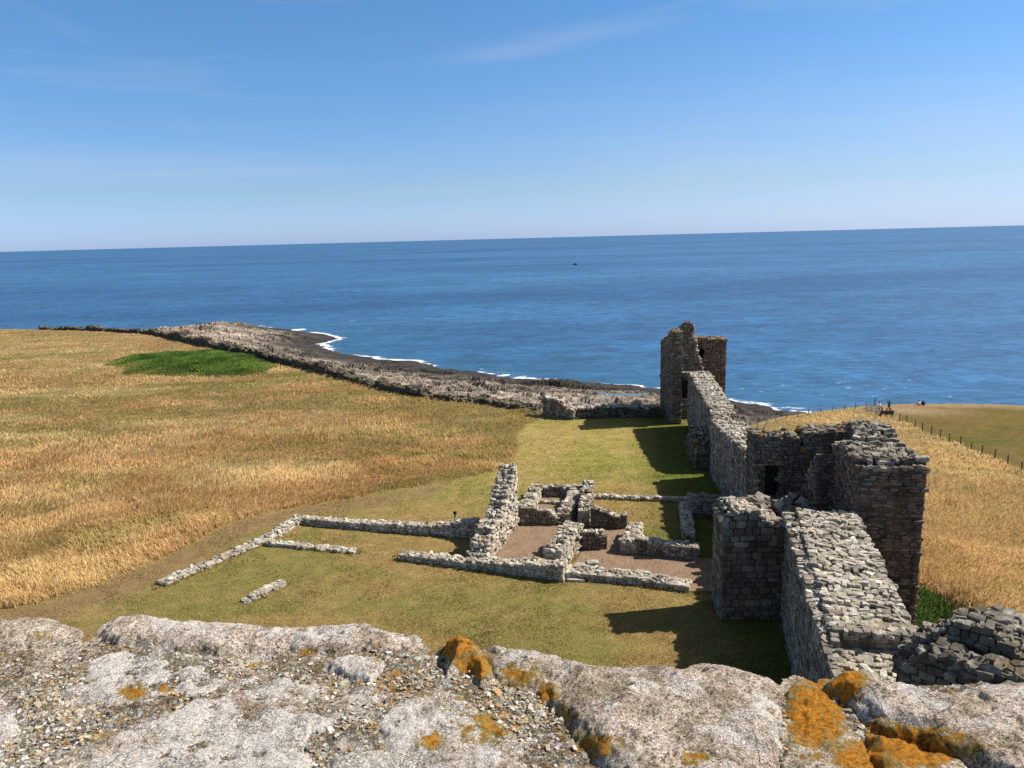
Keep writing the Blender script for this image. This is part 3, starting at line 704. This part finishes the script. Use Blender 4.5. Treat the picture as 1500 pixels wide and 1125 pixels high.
# nettles in the hollow by the tower
n = 5200; bx, by = rng.uniform(20.6,24.6,n), rng.uniform(31,42,n); k_ = (np.exp(-(((bx-22.5)/1.9)**4+((by-37)/4.8)**4)) > .3) & ~((by > 37) & (bx < 20.9+(by-37)*.18)); bx, by = bx[k_], by[k_]
d, mo, sh = land_masks(bx, by)
c = mix((.045,.085,.018),(.10,.15,.035),rng.random(len(bx)))
blades('nettles', bx, by, z_land(bx,by,d,mo), np.full(len(bx),.7), np.full(len(bx),.08), c*1.5, n=7, lean=.7, spread=np.full(len(bx),.2))
tag(bpy.data.objects['nettles'], 'green nettles in the shaded hollow at the foot of the nearer tower', 'nettles')

# ---------------------------------------------------------------- parapet in the foreground
PZ = CAMH-.80
pp = empty('parapet_wall', (0,1.2,PZ)); tag(pp, 'broad lichen-covered stone parapet top across the foreground', 'parapet')
def pw(px, py, dz=0.0): return at(px, py, PZ+dz)[:2]
def orange_field(px, py):
    """orange and mustard lichen where the photograph shows it (0..1)"""
    o = np.zeros(px.shape)
    for (cx, cy, rx, ry, a) in ((672,932,36,38,.50),(695,975,26,22,.44),(1195,1045,50,60,.42),(1240,1000,28,30,.42),(1340,1095,80,30,.45),(1290,1075,40,25,.36),(1265,1110,50,30,.40),(195,1012,30,14,.30),
        (630,1085,22,14,.34),(450,955,16,9,.34),(240,1008,20,10,.26),(150,1075,30,12,.22),(800,1015,18,18,.34),(760,990,40,25,.26),(870,1090,40,25,.28),(1010,1110,40,15,.22),(545,960,28,25,.16),(590,1000,50,30,.26),(720,1060,60,40,.24),(820,1060,40,40,.2),(500,1000,30,20,.2),(380,975,40,15,.18),(100,1050,60,40,.16),(60,930,50,20,.14),(700,1020,40,20,.24)):
        o = np.maximum(o, a*np.exp(-((px-cx)/rx)**2-((py-cy)/ry)**2))
    return o
def to_px(x, y, z):
    q = np.stack([x, y, z-CAMH], -1) @ CR
    return 750+F*q[...,0]/-q[...,2], 562.5-F*q[...,1]/-q[...,2]
def pcol(x, y, z, white, bare=None):
    px, py = to_px(x, y, z); return np.stack([orange_field(px, py), white, np.zeros_like(white)], -1)
BM = m_parapet('lichen_bed', 1, True)
back = [(-260,925),(0,918),(100,922),(150,926),(300,922),(600,940),(640,948),(700,958),(900,972),(1150,1005),(1200,1002),(1300,990),(1500,985),(1760,970)]
bw = V([pw(*q) for q in back])
XL, XR, NX = -3.4, 3.7, 1900
xs = np.linspace(XL, XR, NX); ts = np.linspace(0, 1, 330)
YB = np.interp(xs, bw[:,0], bw[:,1])
X, Tt = np.meshgrid(xs, ts, indexing='ij'); Y = .62+(YB[:,None]-.62)*Tt
Zb = PZ-.010+.008*fbm(X*7,Y*7,o=5,seed=201)+.005*fbm(X*40,Y*40,o=4,seed=202,g=.65)+.006*np.abs(fbm(X*95,Y*95,o=3,seed=203,g=.7))-.03*sstep(.965,1,Tt)
wh = .16+.22*fbm(X*5,Y*5,o=4,seed=204)
bed_z = Zb
bed_o = mesh_obj('mortar_bed', np.stack([X,Y,Zb],-1).reshape(-1,3), grid_faces(*X.shape), BM, pp, pcol(X,Y,Zb,wh).reshape(-1,3), smooth=True, off=(0,1.2,PZ))
STN = [
 # outline px, height, edge width, white, roughness
 ('coping_stone', [(-160,905),(-40,899),(0,896),(60,892),(98,903),(104,914),(92,924),(50,934),(0,938),(-60,942),(-160,945)], 0.022, 0.012, 0.16),
 ('coping_stone', [(148,912),(163,893),(205,887),(260,895),(330,897),(400,902),(465,901),(530,898),(560,907),(600,914),(617,929),(600,938),(540,941),(480,936),(420,933),(350,940),(300,943),(220,932),(170,927),(146,921)], 0.024, 0.012, 0.11),
 ('lichen_stone', [(641,930),(652,908),(680,904),(706,923),(722,945),(724,990),(702,996),(684,975),(650,960)], 0.052, 0.026, 0),
 ('coping_stone', [(700,932),(722,924),(790,934),(850,948),(880,954),(950,964),(1000,970),(1060,964),(1122,985),(1150,1002),(1152,1040),(1148,1090),(1140,1180),(900,1180),(880,1120),(850,1075),(805,1030),(780,1008),(728,996)], 0.034, 0.024, 0.12),
 ('lichen_stone', [(1148,1004),(1172,986),(1196,988),(1212,1004),(1262,1062),(1320,1180),(1146,1180)], 0.016, 0.012, 0.08),
 ('coping_stone', [(1198,986),(1215,963),(1272,956),(1305,974),(1380,990),(1425,984),(1500,974),(1620,966),(1780,960),(1780,1180),(1560,1180),(1425,1112),(1335,1080),(1272,1056),(1238,1022)], 0.042, 0.018, 0.12),
 ('lichen_stone', [(1262,1066),(1325,1078),(1420,1106),(1445,1180),(1310,1180)], 0.02, 0.012, 0),
 ('loose_stone', [(480,968),(505,952),(548,950),(564,961),(548,996),(512,990)], 0.015, 0.006, 0.5),
 ('flat_stone', [(558,966),(620,955),(634,967),(602,986),(552,997)], 0.006, 0.006, -0.4),
 ('flat_stone', [(122,952),(190,939),(246,944),(252,959),(325,968),(305,986),(252,992),(242,1012),(168,1027),(98,1022),(88,1011),(130,992),(125,972)], 0.009, 0.006, 0.24),
 ('flat_stone', [(40,1180),(60,1125),(130,1080),(220,1046),(290,1016),(330,1010),(420,985),(458,1000),(450,1030),(492,1042),(482,1062),(455,1070),(450,1100),(490,1180)], 0.012, 0.008, 0.24),
 ('flat_stone', [(545,1052),(600,1012),(640,994),(700,1030),(755,1062),(800,1180),(455,1180),(488,1102),(560,1086)], 0.013, 0.008, 0.18),
 ('flat_stone', [(-120,945),(-5,946),(8,962),(0,982),(20,1012),(36,1052),(20,1080),(-10,1085),(-120,1085)], 0.012, 0.008, 0.24),
 ('flat_stone', [(250,995),(300,990),(345,985),(395,975),(400,985),(330,1004),(270,1016)], 0.008, 0.006, 0.24),
]
for (xa, xb) in ((1.80,2.75),(2.79,3.66),(-2.3,-1.52),(-3.36,-2.35)):     # the coping goes on beyond the frame on both sides
    yb_ = np.interp([xa, xb], bw[:,0], bw[:,1]); w_ = [(xa,yb_[0]-.02),(xa+.3,yb_[0]+.0),(xb-.1,yb_[1]+.01),(xb,yb_[1]-.05),(xb-.02,yb_[1]-.3),(xa+.4,yb_[0]-.34),(xa-.02,yb_[0]-.27)]
    STN.append(('coping_stone', [tuple(float(c_) for c_ in to_px(V(a), V(b), V(PZ+.03))) for a, b in w_], .036, .018, .12))
for si, (nm, pl, hh, ew, white) in enumerate(STN):
    P = [tuple(pw(q[0], q[1], hh*.85 if q[1] < 962 or (q[0] > 1190 and q[1] < 1000) else hh*.2)) for q in pl]
    x0, x1 = min(p[0] for p in P)-.03, max(p[0] for p in P)+.03; y0, y1 = min(p[1] for p in P)-.03, max(p[1] for p in P)+.03
    st = .0032; nx, ny = max(20,int((x1-x0)/st)), max(20,int((y1-y0)/st))
    X, Y = np.meshgrid(np.linspace(x0,x1,nx), np.linspace(y0,y1,ny), indexing='ij')
    s = sdist(X, Y, P)+.010*fbm(X*14+si,Y*14,o=4,seed=211)+.007*fbm(X*55,Y*55+si,o=4,seed=212,g=.6)
    dome = np.where(s > 0, 1-np.exp(-np.maximum(s,0)/ew), s*9)
    big = fbm(X*6+si*3,Y*6,o=5,seed=213); pit = np.minimum(0, fbm(X*38,Y*38+si,o=3,seed=214)+.12)
    Zs = PZ-.012+hh*dome*(1+.25*big)+.005*big-.011*np.abs(fbm(X*13+si,Y*13,o=4,seed=217,g=.6))*(s>0)+.005*fbm(X*50,Y*50,o=5,seed=215,g=.68)*(s>0)+.012*pit*(s>0)
    Zs = np.maximum(Zs, PZ-.16)
    okv = s > -.018
    f = grid_faces(nx, ny); kk = okv.ravel()[f].any(1); f = f[kk]
    used = np.unique(f); remap = np.full(nx*ny, -1); remap[used] = np.arange(len(used)); f = remap[f]
    vv = np.stack([X,Y,Zs],-1).reshape(-1,3)[used]
    wv = (white+.20*fbm(X*8+si,Y*8,o=4,seed=216)).ravel()[used]
    cc = pcol(vv[:,0],vv[:,1],vv[:,2],wv)
    mesh_obj(nm, vv, f, m_parapet('parapet_stone', si+2), pp, cc, smooth=True, off=(0,1.2,PZ))
# flakes of lichen and grit lying loose on the mortar bed
FS = Stones(); nf = 0
SP = [[tuple(pw(q[0], q[1], 0)) for q in pl] for _, pl, *_ in STN]
gx, gt = rng.uniform(-1.5, 1.6, 60000), rng.uniform(.15, .97, 60000); gyb = np.interp(gx, bw[:,0], bw[:,1]); gy = .62+(gyb-.62)*gt
dens = fbm(gx*9, gy*9, o=4, seed=501); ok_ = (rng.random(60000) < .15+.8*sstep(-.2,.3,dens))
for P_ in SP: ok_ &= sdist(gx, gy, P_) < .004
ppx, ppy = to_px(gx, gy, np.full(gx.shape, PZ)); ok_ &= (ppx > -60) & (ppx < 1560) & (ppy < 1160)
ii = np.clip(((gx-XL)/(XR-XL)*(NX-1)).astype(int), 0, NX-1); jj = np.clip((gt*329).astype(int), 0, 329)
gz = bed_z[ii, jj]; oz = orange_field(ppx, ppy)
PAL = V([(.58,.54,.48),(.66,.63,.58),(.46,.40,.32),(.34,.27,.18),(.20,.16,.11),(.45,.36,.18),(.48,.30,.09),(.52,.24,.05),(.09,.075,.06)])
for i in np.where(ok_)[0][:6500]:
    pr = V([.15,.10,.20,.20,.14,.11,.05+oz[i]*.6,.02+oz[i]*.5,.05]); kx = rng.choice(9, p=pr/pr.sum()); sz = rng.uniform(.0014,.0036)*(1.7 if rng.random() < .08 else 1)
    FS.add((gx[i],gy[i],gz[i]+.0004), (sz*rng.uniform(.8,1.6), sz*rng.uniform(.6,1.1), sz*rng.uniform(.15,.38)), rng.uniform(0,6.3), (rng.normal(0,.3),rng.normal(0,.3)), (PAL[kx]*.72+V([.40,.36,.29])*.28)*rng.uniform(.8,1.1))
km = NT('lichen_flake', .95, .1); kc = km.mixc(1, km.attr().outputs['Color'], km.ramp(km.noise(km.pos(), 300, 3, .7), [(.35,.7),(.65,1.2)]), 'MULTIPLY')
fo = FS.build('lichen_flakes', pp, (0,1.2,PZ), jit=.16, mat=km.fin(kc)); fo['kind'] = 'stuff'
# the wall face under the coping, down to the ground
fx = np.linspace(XL, XR, 380); fy = np.interp(fx, bw[:,0], bw[:,1])-.01
zz_ = np.concatenate([np.linspace(PZ-.04,PZ-2,60), np.linspace(PZ-2.3,-1,40)])
Xf, Zf = np.meshgrid(fx, zz_, indexing='ij'); Yf = fy[:,None]+.0*Zf+.03*fbm(Xf*4,Zf*4,o=4,seed=221)
mesh_obj('wall_face', np.stack([Xf,Yf,Zf],-1).reshape(-1,3), grid_faces(*Xf.shape)[:,::-1], MAS, pp, np.tile(V([[.3,.27,.23]]),(Xf.size,1)), off=(0,1.2,PZ))

# ---------------------------------------------------------------- fences, people, small things
WOOD, PALEW, DARKW = plain('weathered_wood',(.13,.10,.075)), plain('grey_wood',(.74,.70,.64)), plain('dark_wood',(.05,.042,.036))
WIRE = plain('fence_wire',(.25,.25,.25),.5)
def tube(pts, r, n=6):
    pts = [np.array(p, float) for p in pts]; vs, fs = [], []
    for i, p in enumerate(pts):
        d = pts[min(i+1,len(pts)-1)]-pts[max(i-1,0)]; d /= np.linalg.norm(d)
        a = np.cross(d, [0,0,1] if abs(d[2]) < .9 else [1,0,0]); a /= np.linalg.norm(a); b = np.cross(d, a)
        rr = r if not hasattr(r,'__len__') else r[i]
        for k in range(n): vs.append(p+rr*(math.cos(2*PI*k/n)*a+math.sin(2*PI*k/n)*b))
    for i in range(len(pts)-1):
        for k in range(n): fs.append((i*n+k, i*n+(k+1)%n, (i+1)*n+(k+1)%n, (i+1)*n+k))
    m = len(vs); vs += [pts[0], pts[-1]]
    for k in range(n): fs.append((m, (k+1)%n, k, k)); fs.append((m+1, (len(pts)-1)*n+k, (len(pts)-1)*n+(k+1)%n, (len(pts)-1)*n+(k+1)%n))
    return np.array(vs), fs
def poly(name, parts, mat, parent=None, smooth=False):
    me = bpy.data.meshes.new(name); v, f = [], []
    for a, b in parts:
        n = len(v); v += [tuple(q) for q in a]
        for q in b:
            q2 = []
            for i in q:
                if i+n not in q2: q2.append(i+n)
            f.append(q2)
    me.from_pydata(v, [], f); me.materials.append(mat)
    for p in me.polygons: p.use_smooth = smooth
    return link(bpy.data.objects.new(name, me), parent)
def boxp(c, h, yaw=0.0):
    v = _bv*V(h); cy, sy = math.cos(yaw), math.sin(yaw)
    return np.stack([v[:,0]*cy-v[:,1]*sy+c[0], v[:,0]*sy+v[:,1]*cy+c[1], v[:,2]+c[2]], -1), [tuple(q) for q in _bf]
def zg(x, y):
    x, y = np.array([float(x)]), np.array([float(y)]); d, mo, sh = land_masks(x, y); return float(z_land(x, y, d, mo)[0])
def fence(label, pts, hgt, r, loc):
    e = empty('wire_fence', loc); tag(e, label, 'fence'); L = V(loc)
    tops = []
    for p in pts:
        z = zg(p[0], p[1]); b = V([p[0],p[1],z])-L; tp = b+V([rng.normal(0,.03),rng.normal(0,.03),hgt*rng.uniform(.94,1.06)])
        poly('post', [tube([b-V([0,0,.3]), tp], [r, r*.92], 7)], WOOD, e); tops.append((b, tp))
    for fr in (.45,.68,.92):
        poly('wire', [tube([b+(tp-b)*fr for b, tp in tops], .008, 4)], WIRE, e)
    return e
fl = [p for p in FENCE]; q0 = hit(1307,609)
fence('post-and-wire fence running down the slope on the right, between tawny and short grass', [q0]+fl, 1.15, .075, (float(fl[5][0]),float(fl[5][1]),float(zg(fl[5][0],fl[5][1]))))
def edge_pt(px, inset=1.3):                 # land point near the cliff edge in direction px
    d = ray(px, 600); s = np.linspace(60, 190, 800)/d[1]; xx, yy = d[0]*s, d[1]*s
    dd = sdist(xx, yy, LAND); i = np.max(np.where(dd > inset)[0]); return V([xx[i], yy[i], 0])
lf = [edge_pt(px, 1.6) for px in (1110,1124,1137,1152,1168,1184,1203,1220,1237,1253,1268)]
fence('thin post-and-wire fence along the cliff edge behind the nearer tower, ending at pale rails', lf, 1.15, .06, (float(lf[5][0]),float(lf[5][1]),float(zg(lf[5][0],lf[5][1]))))
# rails
ra, rb = edge_pt(1269,4.5), edge_pt(1292,7.5); ra[2], rb[2] = zg(*ra[:2]), zg(*rb[:2])
e = empty('rail_fence', tuple(ra)); tag(e, 'short pale three-rail wooden fence beside the seated group at the cliff top', 'fence')
yaw = math.atan2(rb[1]-ra[1], rb[0]-ra[0]); L = np.hypot(*(rb-ra)[:2]); dz = rb[2]-ra[2]
for k in range(4):
    b = (rb-ra)*k/3; poly('post', [boxp((b[0],b[1],b[2]+.6),(.06,.06,.65),yaw)], WOOD, e)
nrm = V([math.sin(yaw), -math.cos(yaw), 0])*.08
for h in (.35,.75,1.12):
    poly('rail', [tube([nrm+V([0,0,h]), (rb-ra)+nrm+V([0,0,h])], .12, 4)], PALEW, e)
gp = edge_pt(1281,2.0); gz = zg(*gp[:2]); 
o = poly('marker_post', [tube([(0,0,-.2),(0,0,1.75)],[.09,.08],8), tube([(0,0,1.75),(0,0,1.82)],[.1,.03],8)], WOOD); o.location = (gp[0],gp[1],gz); tag(o, 'single taller dark wooden post behind the pale rails', 'post')
# lawn post
p = g(667,766); o = poly('marker_post', [tube([(0,0,-.1),(0,0,.75)],[.06,.055],8), boxp((0,-.03,.78),(.12,.03,.1))], DARKW); o.location = p; tag(o, 'small dark information post on the lawn beside the ruin wall', 'post')

SKIN = plain('skin',(.50,.31,.22))
def cloth(n, c): return plain(n, c, .9, .1)
BLACK, NAVY, WHITE, JEAN, HAIR, REDC, KHAKI = cloth('black_cloth',(.014,.014,.017)), cloth('navy_cloth',(.02,.026,.05)), cloth('white_cloth',(.72,.72,.70)), cloth('denim',(.04,.06,.11)), cloth('hair',(.03,.022,.016)), cloth('red_cloth',(.40,.06,.05)), cloth('khaki_cloth',(.28,.22,.13))
def skinmesh(name, joints, edges, root, mat, parent):
    me = bpy.data.meshes.new(name); names = list(joints); ix = {n:i for i, n in enumerate(names)}
    me.from_pydata([joints[n][0] for n in names], [(ix[a], ix[b]) for a, b in edges], []); me.materials.append(mat)
    o = link(bpy.data.objects.new(name, me), parent)
    m = o.modifiers.new('skin','SKIN'); m.use_smooth_shade = True
    if not me.skin_vertices: me.attributes
    sv = me.skin_vertices[0].data if me.skin_vertices else None
    if sv is not None:
        for n in names:
            r = joints[n][1]; sv[ix[n]].radius = (r, r) if not hasattr(r,'__len__') else r; sv[ix[n]].use_root = (n == root)
    s = o.modifiers.new('sub','SUBSURF'); s.levels = s.render_levels = 2
    return o
def ensure_skin():
    pass
def person(loc, yaw, pose, top, legs, label, hair=HAIR, group=None):
    e = empty('person', loc, yaw); tag(e, label, 'person', group)
    J = {}
    if pose == 'stand':
        J.update(pel=((0,0,.95),.13), wa=((0,.0,1.12),.115), ch=((0,.0,1.33),.135), nk=((0,.01,1.49),.055), hd=((0,.03,1.60),.085), ht=((0,.03,1.70),.075))
        for s, q in ((-1,'l'),(1,'r')):
            J.update({'sh'+q:((s*.18,0,1.42),.058),'el'+q:((s*.33,.10,1.25),.043),'wr'+q:((s*.13,.32,1.43),.033),'ha'+q:((s*.07,.36,1.50),.03),
                      'hi'+q:((s*.10,0,.88),.092),'kn'+q:((s*.12,.03,.48),.062),'an'+q:((s*.13,0,.08),.042),'to'+q:((s*.15,.15,.04),.035)})
    else:                                    # sitting on a seat (h=.45) or on the ground (h=.1)
        h = .46 if pose == 'seat' else .10
        J.update(pel=((0,0,h+.10),.14), wa=((0,.03,h+.27),.12), ch=((0,.06,h+.47),.135), nk=((0,.09,h+.62),.055), hd=((0,.13,h+.73),.085), ht=((0,.13,h+.83),.075))
        for s, q in ((-1,'l'),(1,'r')):
            if pose == 'seat': kn, an, to = (s*.14,.42,h+.08), (s*.14,.46,.08), (s*.15,.62,.04)
            else: kn, an, to = (s*.18,.38,h+.33), (s*.14,.62,.08), (s*.15,.78,.05)
            J.update({'sh'+q:((s*.18,.05,h+.56),.058),'el'+q:((s*.24,.20,h+.33),.043),'wr'+q:((s*.16,.38,h+.30),.033),'ha'+q:((s*.13,.46,h+.30),.03),
                      'hi'+q:((s*.10,.03,h+.08),.095),'kn'+q:(kn,.065),'an'+q:(an,.042),'to'+q:(to,.035)})
    E = [('pel','wa'),('wa','ch'),('ch','nk'),('nk','hd'),('hd','ht')]
    for q in 'lr': E += [('ch','sh'+q),('sh'+q,'el'+q),('el'+q,'wr'+q),('wr'+q,'ha'+q),('pel','hi'+q),('hi'+q,'kn'+q),('kn'+q,'an'+q),('an'+q,'to'+q)]
    skinmesh('body', J, E, 'pel', SKIN, e)
    inf = lambda ks, f: {k:(J[k][0], J[k][1]*f) for k in ks}
    tk = ['pel','wa','ch','shl','shr','ell','elr','wrl','wrr']
    skinmesh('jacket', inf(tk, 1.22), [('pel','wa'),('wa','ch'),('ch','shl'),('ch','shr'),('shl','ell'),('shr','elr'),('ell','wrl'),('elr','wrr')], 'pel', top, e)
    lk = ['pel','hil','hir','knl','knr','anl','anr']
    skinmesh('trousers', inf(lk, 1.18), [('pel','hil'),('pel','hir'),('hil','knl'),('hir','knr'),('knl','anl'),('knr','anr')], 'pel', legs, e)
    h0 = V(J['hd'][0]); 
    uu, vv = np.meshgrid(np.linspace(0,2*PI,13), np.linspace(0,1,7), indexing='ij'); ph = vv*PI*.62
    hv = np.stack([.105*np.sin(ph)*np.cos(uu), .115*np.sin(ph)*np.sin(uu)-.02, .115*np.cos(ph)+.05], -1).reshape(-1,3)+h0
    mesh_obj('hair', hv, grid_faces(13,7), hair, e, smooth=True)
    return e
def onland(px, inset): p = edge_pt(px, inset); return (float(p[0]), float(p[1]), zg(p[0], p[1]))
person(onland(1302,5.5), -.3, 'stand', BLACK, NAVY, 'person in dark clothes standing at the cliff top with raised arms')
bp = onland(1299,9.0)
b = empty('bench', bp, .1); tag(b, 'dark wooden bench holding a seated group beside the pale rails', 'bench')
poly('seat', [boxp((0,.0,.43),(1.1,.22,.03))], DARKW, b); poly('backrest', [boxp((0,-.25,.72),(1.1,.025,.18))], DARKW, b)
for s in (-1,1): poly('leg', [boxp((s*.9,0,.2),(.05,.2,.2))], DARKW, b)
for s in (-1,1): poly('upright', [boxp((s*.9,-.25,.55),(.04,.022,.4))], DARKW, b)
for k, (dx, tp, lg, lab) in enumerate(((-.62,BLACK,NAVY,'person in black on the left end of the dark bench'),(.02,NAVY,BLACK,'person in navy in the middle of the dark bench'),(.66,BLACK,JEAN,'person in black on the right end of the dark bench'))):
    person((bp[0]+dx*math.cos(.1), bp[1]+dx*math.sin(.1), bp[2]), .1, 'seat', tp, lg, lab, group='people on the bench')
person(onland(1288,5.5), .3, 'stand', WHITE, NAVY, 'person in a white top standing behind the pale rails')
person(onland(1346,2.2), .2, 'ground', WHITE, KHAKI, 'person in a white top sitting on the bare cliff edge')
person(onland(1352,2.0), -.2, 'ground', BLACK, BLACK, 'person in black sitting on the bare cliff edge beside the one in white')
p = hit(195,493); person((float(p[0]),float(p[1]),zg(p[0],p[1])+.1), 2.6, 'ground', WHITE, REDC, 'person sitting in the far grass by the coast wall, white top and red trousers')

# boat far out
p = at(842,388,SEA)
e = empty('boat', tuple(p), .4); tag(e, 'tiny dark fishing boat far out on the sea', 'boat')
xs_ = np.linspace(-4,4,9); hv, hf = [], []
for i, x_ in enumerate(xs_):
    w_ = 1.4*math.sqrt(max(.02, 1-(max(0,x_)/4.05)**2)); sh_ = .9+.05*max(0,x_)**2*.6
    hv += [(x_,-w_,sh_),(x_,-w_*.6,-.2),(x_,w_*.6,-.2),(x_,w_,sh_)]
for i in range(8):
    for k in range(3): hf.append((i*4+k,i*4+k+1,i*4+k+5,i*4+k+4))
    hf.append((i*4+3,i*4,i*4+4,i*4+7))
hf += [(0,3,2,1),(32,33,34,35)]
poly('hull', [(hv,hf)], NAVY, e); poly('cabin', [boxp((.8,0,1.75),(1.1,.9,.85))], DARKW, e); poly('mast', [tube([(-.6,0,.9),(-.6,0,4.2)],.06,6)], DARKW, e)

# ---------------------------------------------------------------- light, sky, camera
EL, AZ = math.radians(44), math.radians(92)      # sun to the right (+X), a touch ahead
sd_ = V([math.cos(EL)*math.sin(math.radians(81)), math.cos(EL)*math.cos(math.radians(81)), math.sin(EL)])
sun = bpy.data.lights.new('sun','SUN'); sun.energy = 4.8; sun.angle = math.radians(.5); sun.color = (1,.95,.87)
so = link(bpy.data.objects.new('sun', sun))
from mathutils import Vector, Matrix
so.rotation_euler = Vector(tuple(sd_)).to_track_quat('Z','Y').to_euler(); so.location = (60,20,80)
w = bpy.data.worlds.new('World'); scene.world = w; w.use_nodes = True; nt = w.node_tree
bg = nt.nodes['Background']; sky = nt.nodes.new('ShaderNodeTexSky'); sky.sky_type = 'NISHITA'; sky.sun_disc = False
sky.sun_elevation = EL; sky.sun_rotation = math.radians(81); sky.altitude = 40; sky.air_density = 1.0; sky.dust_density = .35; sky.ozone_density = 2.0
# thin cirrus in the world
tc = nt.nodes.new('ShaderNodeTexCoord'); mp = nt.nodes.new('ShaderNodeMapping'); mp.inputs['Scale'].default_value = (2.2,1.2,16); mp.inputs['Rotation'].default_value = (0,.06,0)
nz = nt.nodes.new('ShaderNodeTexNoise'); nz.inputs['Scale'].default_value = 1.6; nz.inputs['Detail'].default_value = 7; nz.inputs['Roughness'].default_value = .6; nz.inputs['Distortion'].default_value = .8
rp = nt.nodes.new('ShaderNodeValToRGB'); rp.color_ramp.elements[0].position = .52; rp.color_ramp.elements[0].color = (0,0,0,1); rp.color_ramp.elements[1].position = .82; rp.color_ramp.elements[1].color = (.35,.35,.35,1)
mx = nt.nodes.new('ShaderNodeMix'); mx.data_type = 'RGBA'; mx.inputs[7].default_value = (5.6,6.3,7.3,1)
nt.links.new(tc.outputs['Generated'], mp.inputs[0]); nt.links.new(mp.outputs[0], nz.inputs['Vector']); nt.links.new(nz.outputs['Fac'], rp.inputs[0])

def _m(op, a, b=None):
    n = nt.nodes.new('ShaderNodeMath'); n.operation = op
    for i, v in enumerate((a, b)):
        if v is None: continue
        if hasattr(v, 'is_linked'): nt.links.new(v, n.inputs[i])
        else: n.inputs[i].default_value = v
    return n.outputs[0]
sx_ = nt.nodes.new('ShaderNodeSeparateXYZ'); nt.links.new(tc.outputs['Generated'], sx_.inputs[0])
yy_ = _m('MAXIMUM', sx_.outputs[1], .05); u_, v_ = _m('DIVIDE', sx_.outputs[0], yy_), _m('DIVIDE', sx_.outputs[2], yy_)
def wisp(px, py, a, b, amp, slope):          # a long thin cirrus streak in the sky
    d = ray(px, py); u0, v0 = d[0]/d[1], d[2]/d[1]
    du = _m('SUBTRACT', u_, u0); dv = _m('SUBTRACT', _m('SUBTRACT', v_, v0), _m('MULTIPLY', du, slope))
    q = _m('ADD', _m('POWER', _m('ABSOLUTE', _m('DIVIDE', du, a)), 2.0), _m('POWER', _m('ABSOLUTE', _m('DIVIDE', dv, b)), 2.0))
    return _m('MULTIPLY', _m('MULTIPLY', _m('EXPONENT', _m('MULTIPLY', q, -1.0)), amp), _m('MULTIPLY', nz.outputs['Fac'], 1.6))
cl_ = _m('MULTIPLY', rp.outputs[0], .55)
for args in ((290,253,.22,.007,.30,-.012),(120,246,.30,.022,.20,-.03),(765,72,.09,.010,.26,.10),(660,278,.10,.005,.20,-.02),(850,50,.12,.012,.18,.12),(1500,285,.55,.13,.52,0),(1250,215,.35,.10,.22,0)): cl_ = _m('MAXIMUM', cl_, wisp(*args))
nt.links.new(cl_, mx.inputs[0]); 
sxyz = nt.nodes.new('ShaderNodeSeparateXYZ'); nt.links.new(tc.outputs['Generated'], sxyz.inputs[0])
tr = nt.nodes.new('ShaderNodeValToRGB'); te = tr.color_ramp.elements; te.new(.5); te.new(.5)
for el, (q, c) in zip(te, ((.0,(.67,.95,1.90,1)),(.06,(.66,.87,1.26,1)),(.28,(.60,.99,1.30,1)),(.60,(1.25,1.06,.86,1)))): el.position = q; el.color = c
mt = nt.nodes.new('ShaderNodeMix'); mt.data_type = 'RGBA'; mt.blend_type = 'MULTIPLY'; mt.inputs[0].default_value = 1
nt.links.new(sxyz.outputs[2], tr.inputs[0]); nt.links.new(sky.outputs[0], mt.inputs[6]); nt.links.new(tr.outputs[0], mt.inputs[7]); nt.links.new(mt.outputs[2], mx.inputs[6]); nt.links.new(mx.outputs[2], bg.inputs[0])
bg.inputs[1].default_value = .072
cam = bpy.data.cameras.new('camera'); cam.sensor_width = 36; cam.sensor_fit = 'HORIZONTAL'; cam.lens = 36*F/1500; cam.clip_end = 200000; cam.clip_start = .05
co = link(bpy.data.objects.new('camera', cam))
M = Matrix([list(r) for r in CR]).to_4x4(); M.translation = (0,0,CAMH); co.matrix_world = M
scene.camera = co
scene.view_settings.view_transform = 'Standard'; scene.view_settings.look = 'None'; scene.view_settings.exposure = .6; scene.view_settings.gamma = 1
scene.cycles.use_denoising = False; scene.cycles.max_bounces = 6; scene.cycles.diffuse_bounces = 3; scene.cycles.transparent_max_bounces = 4
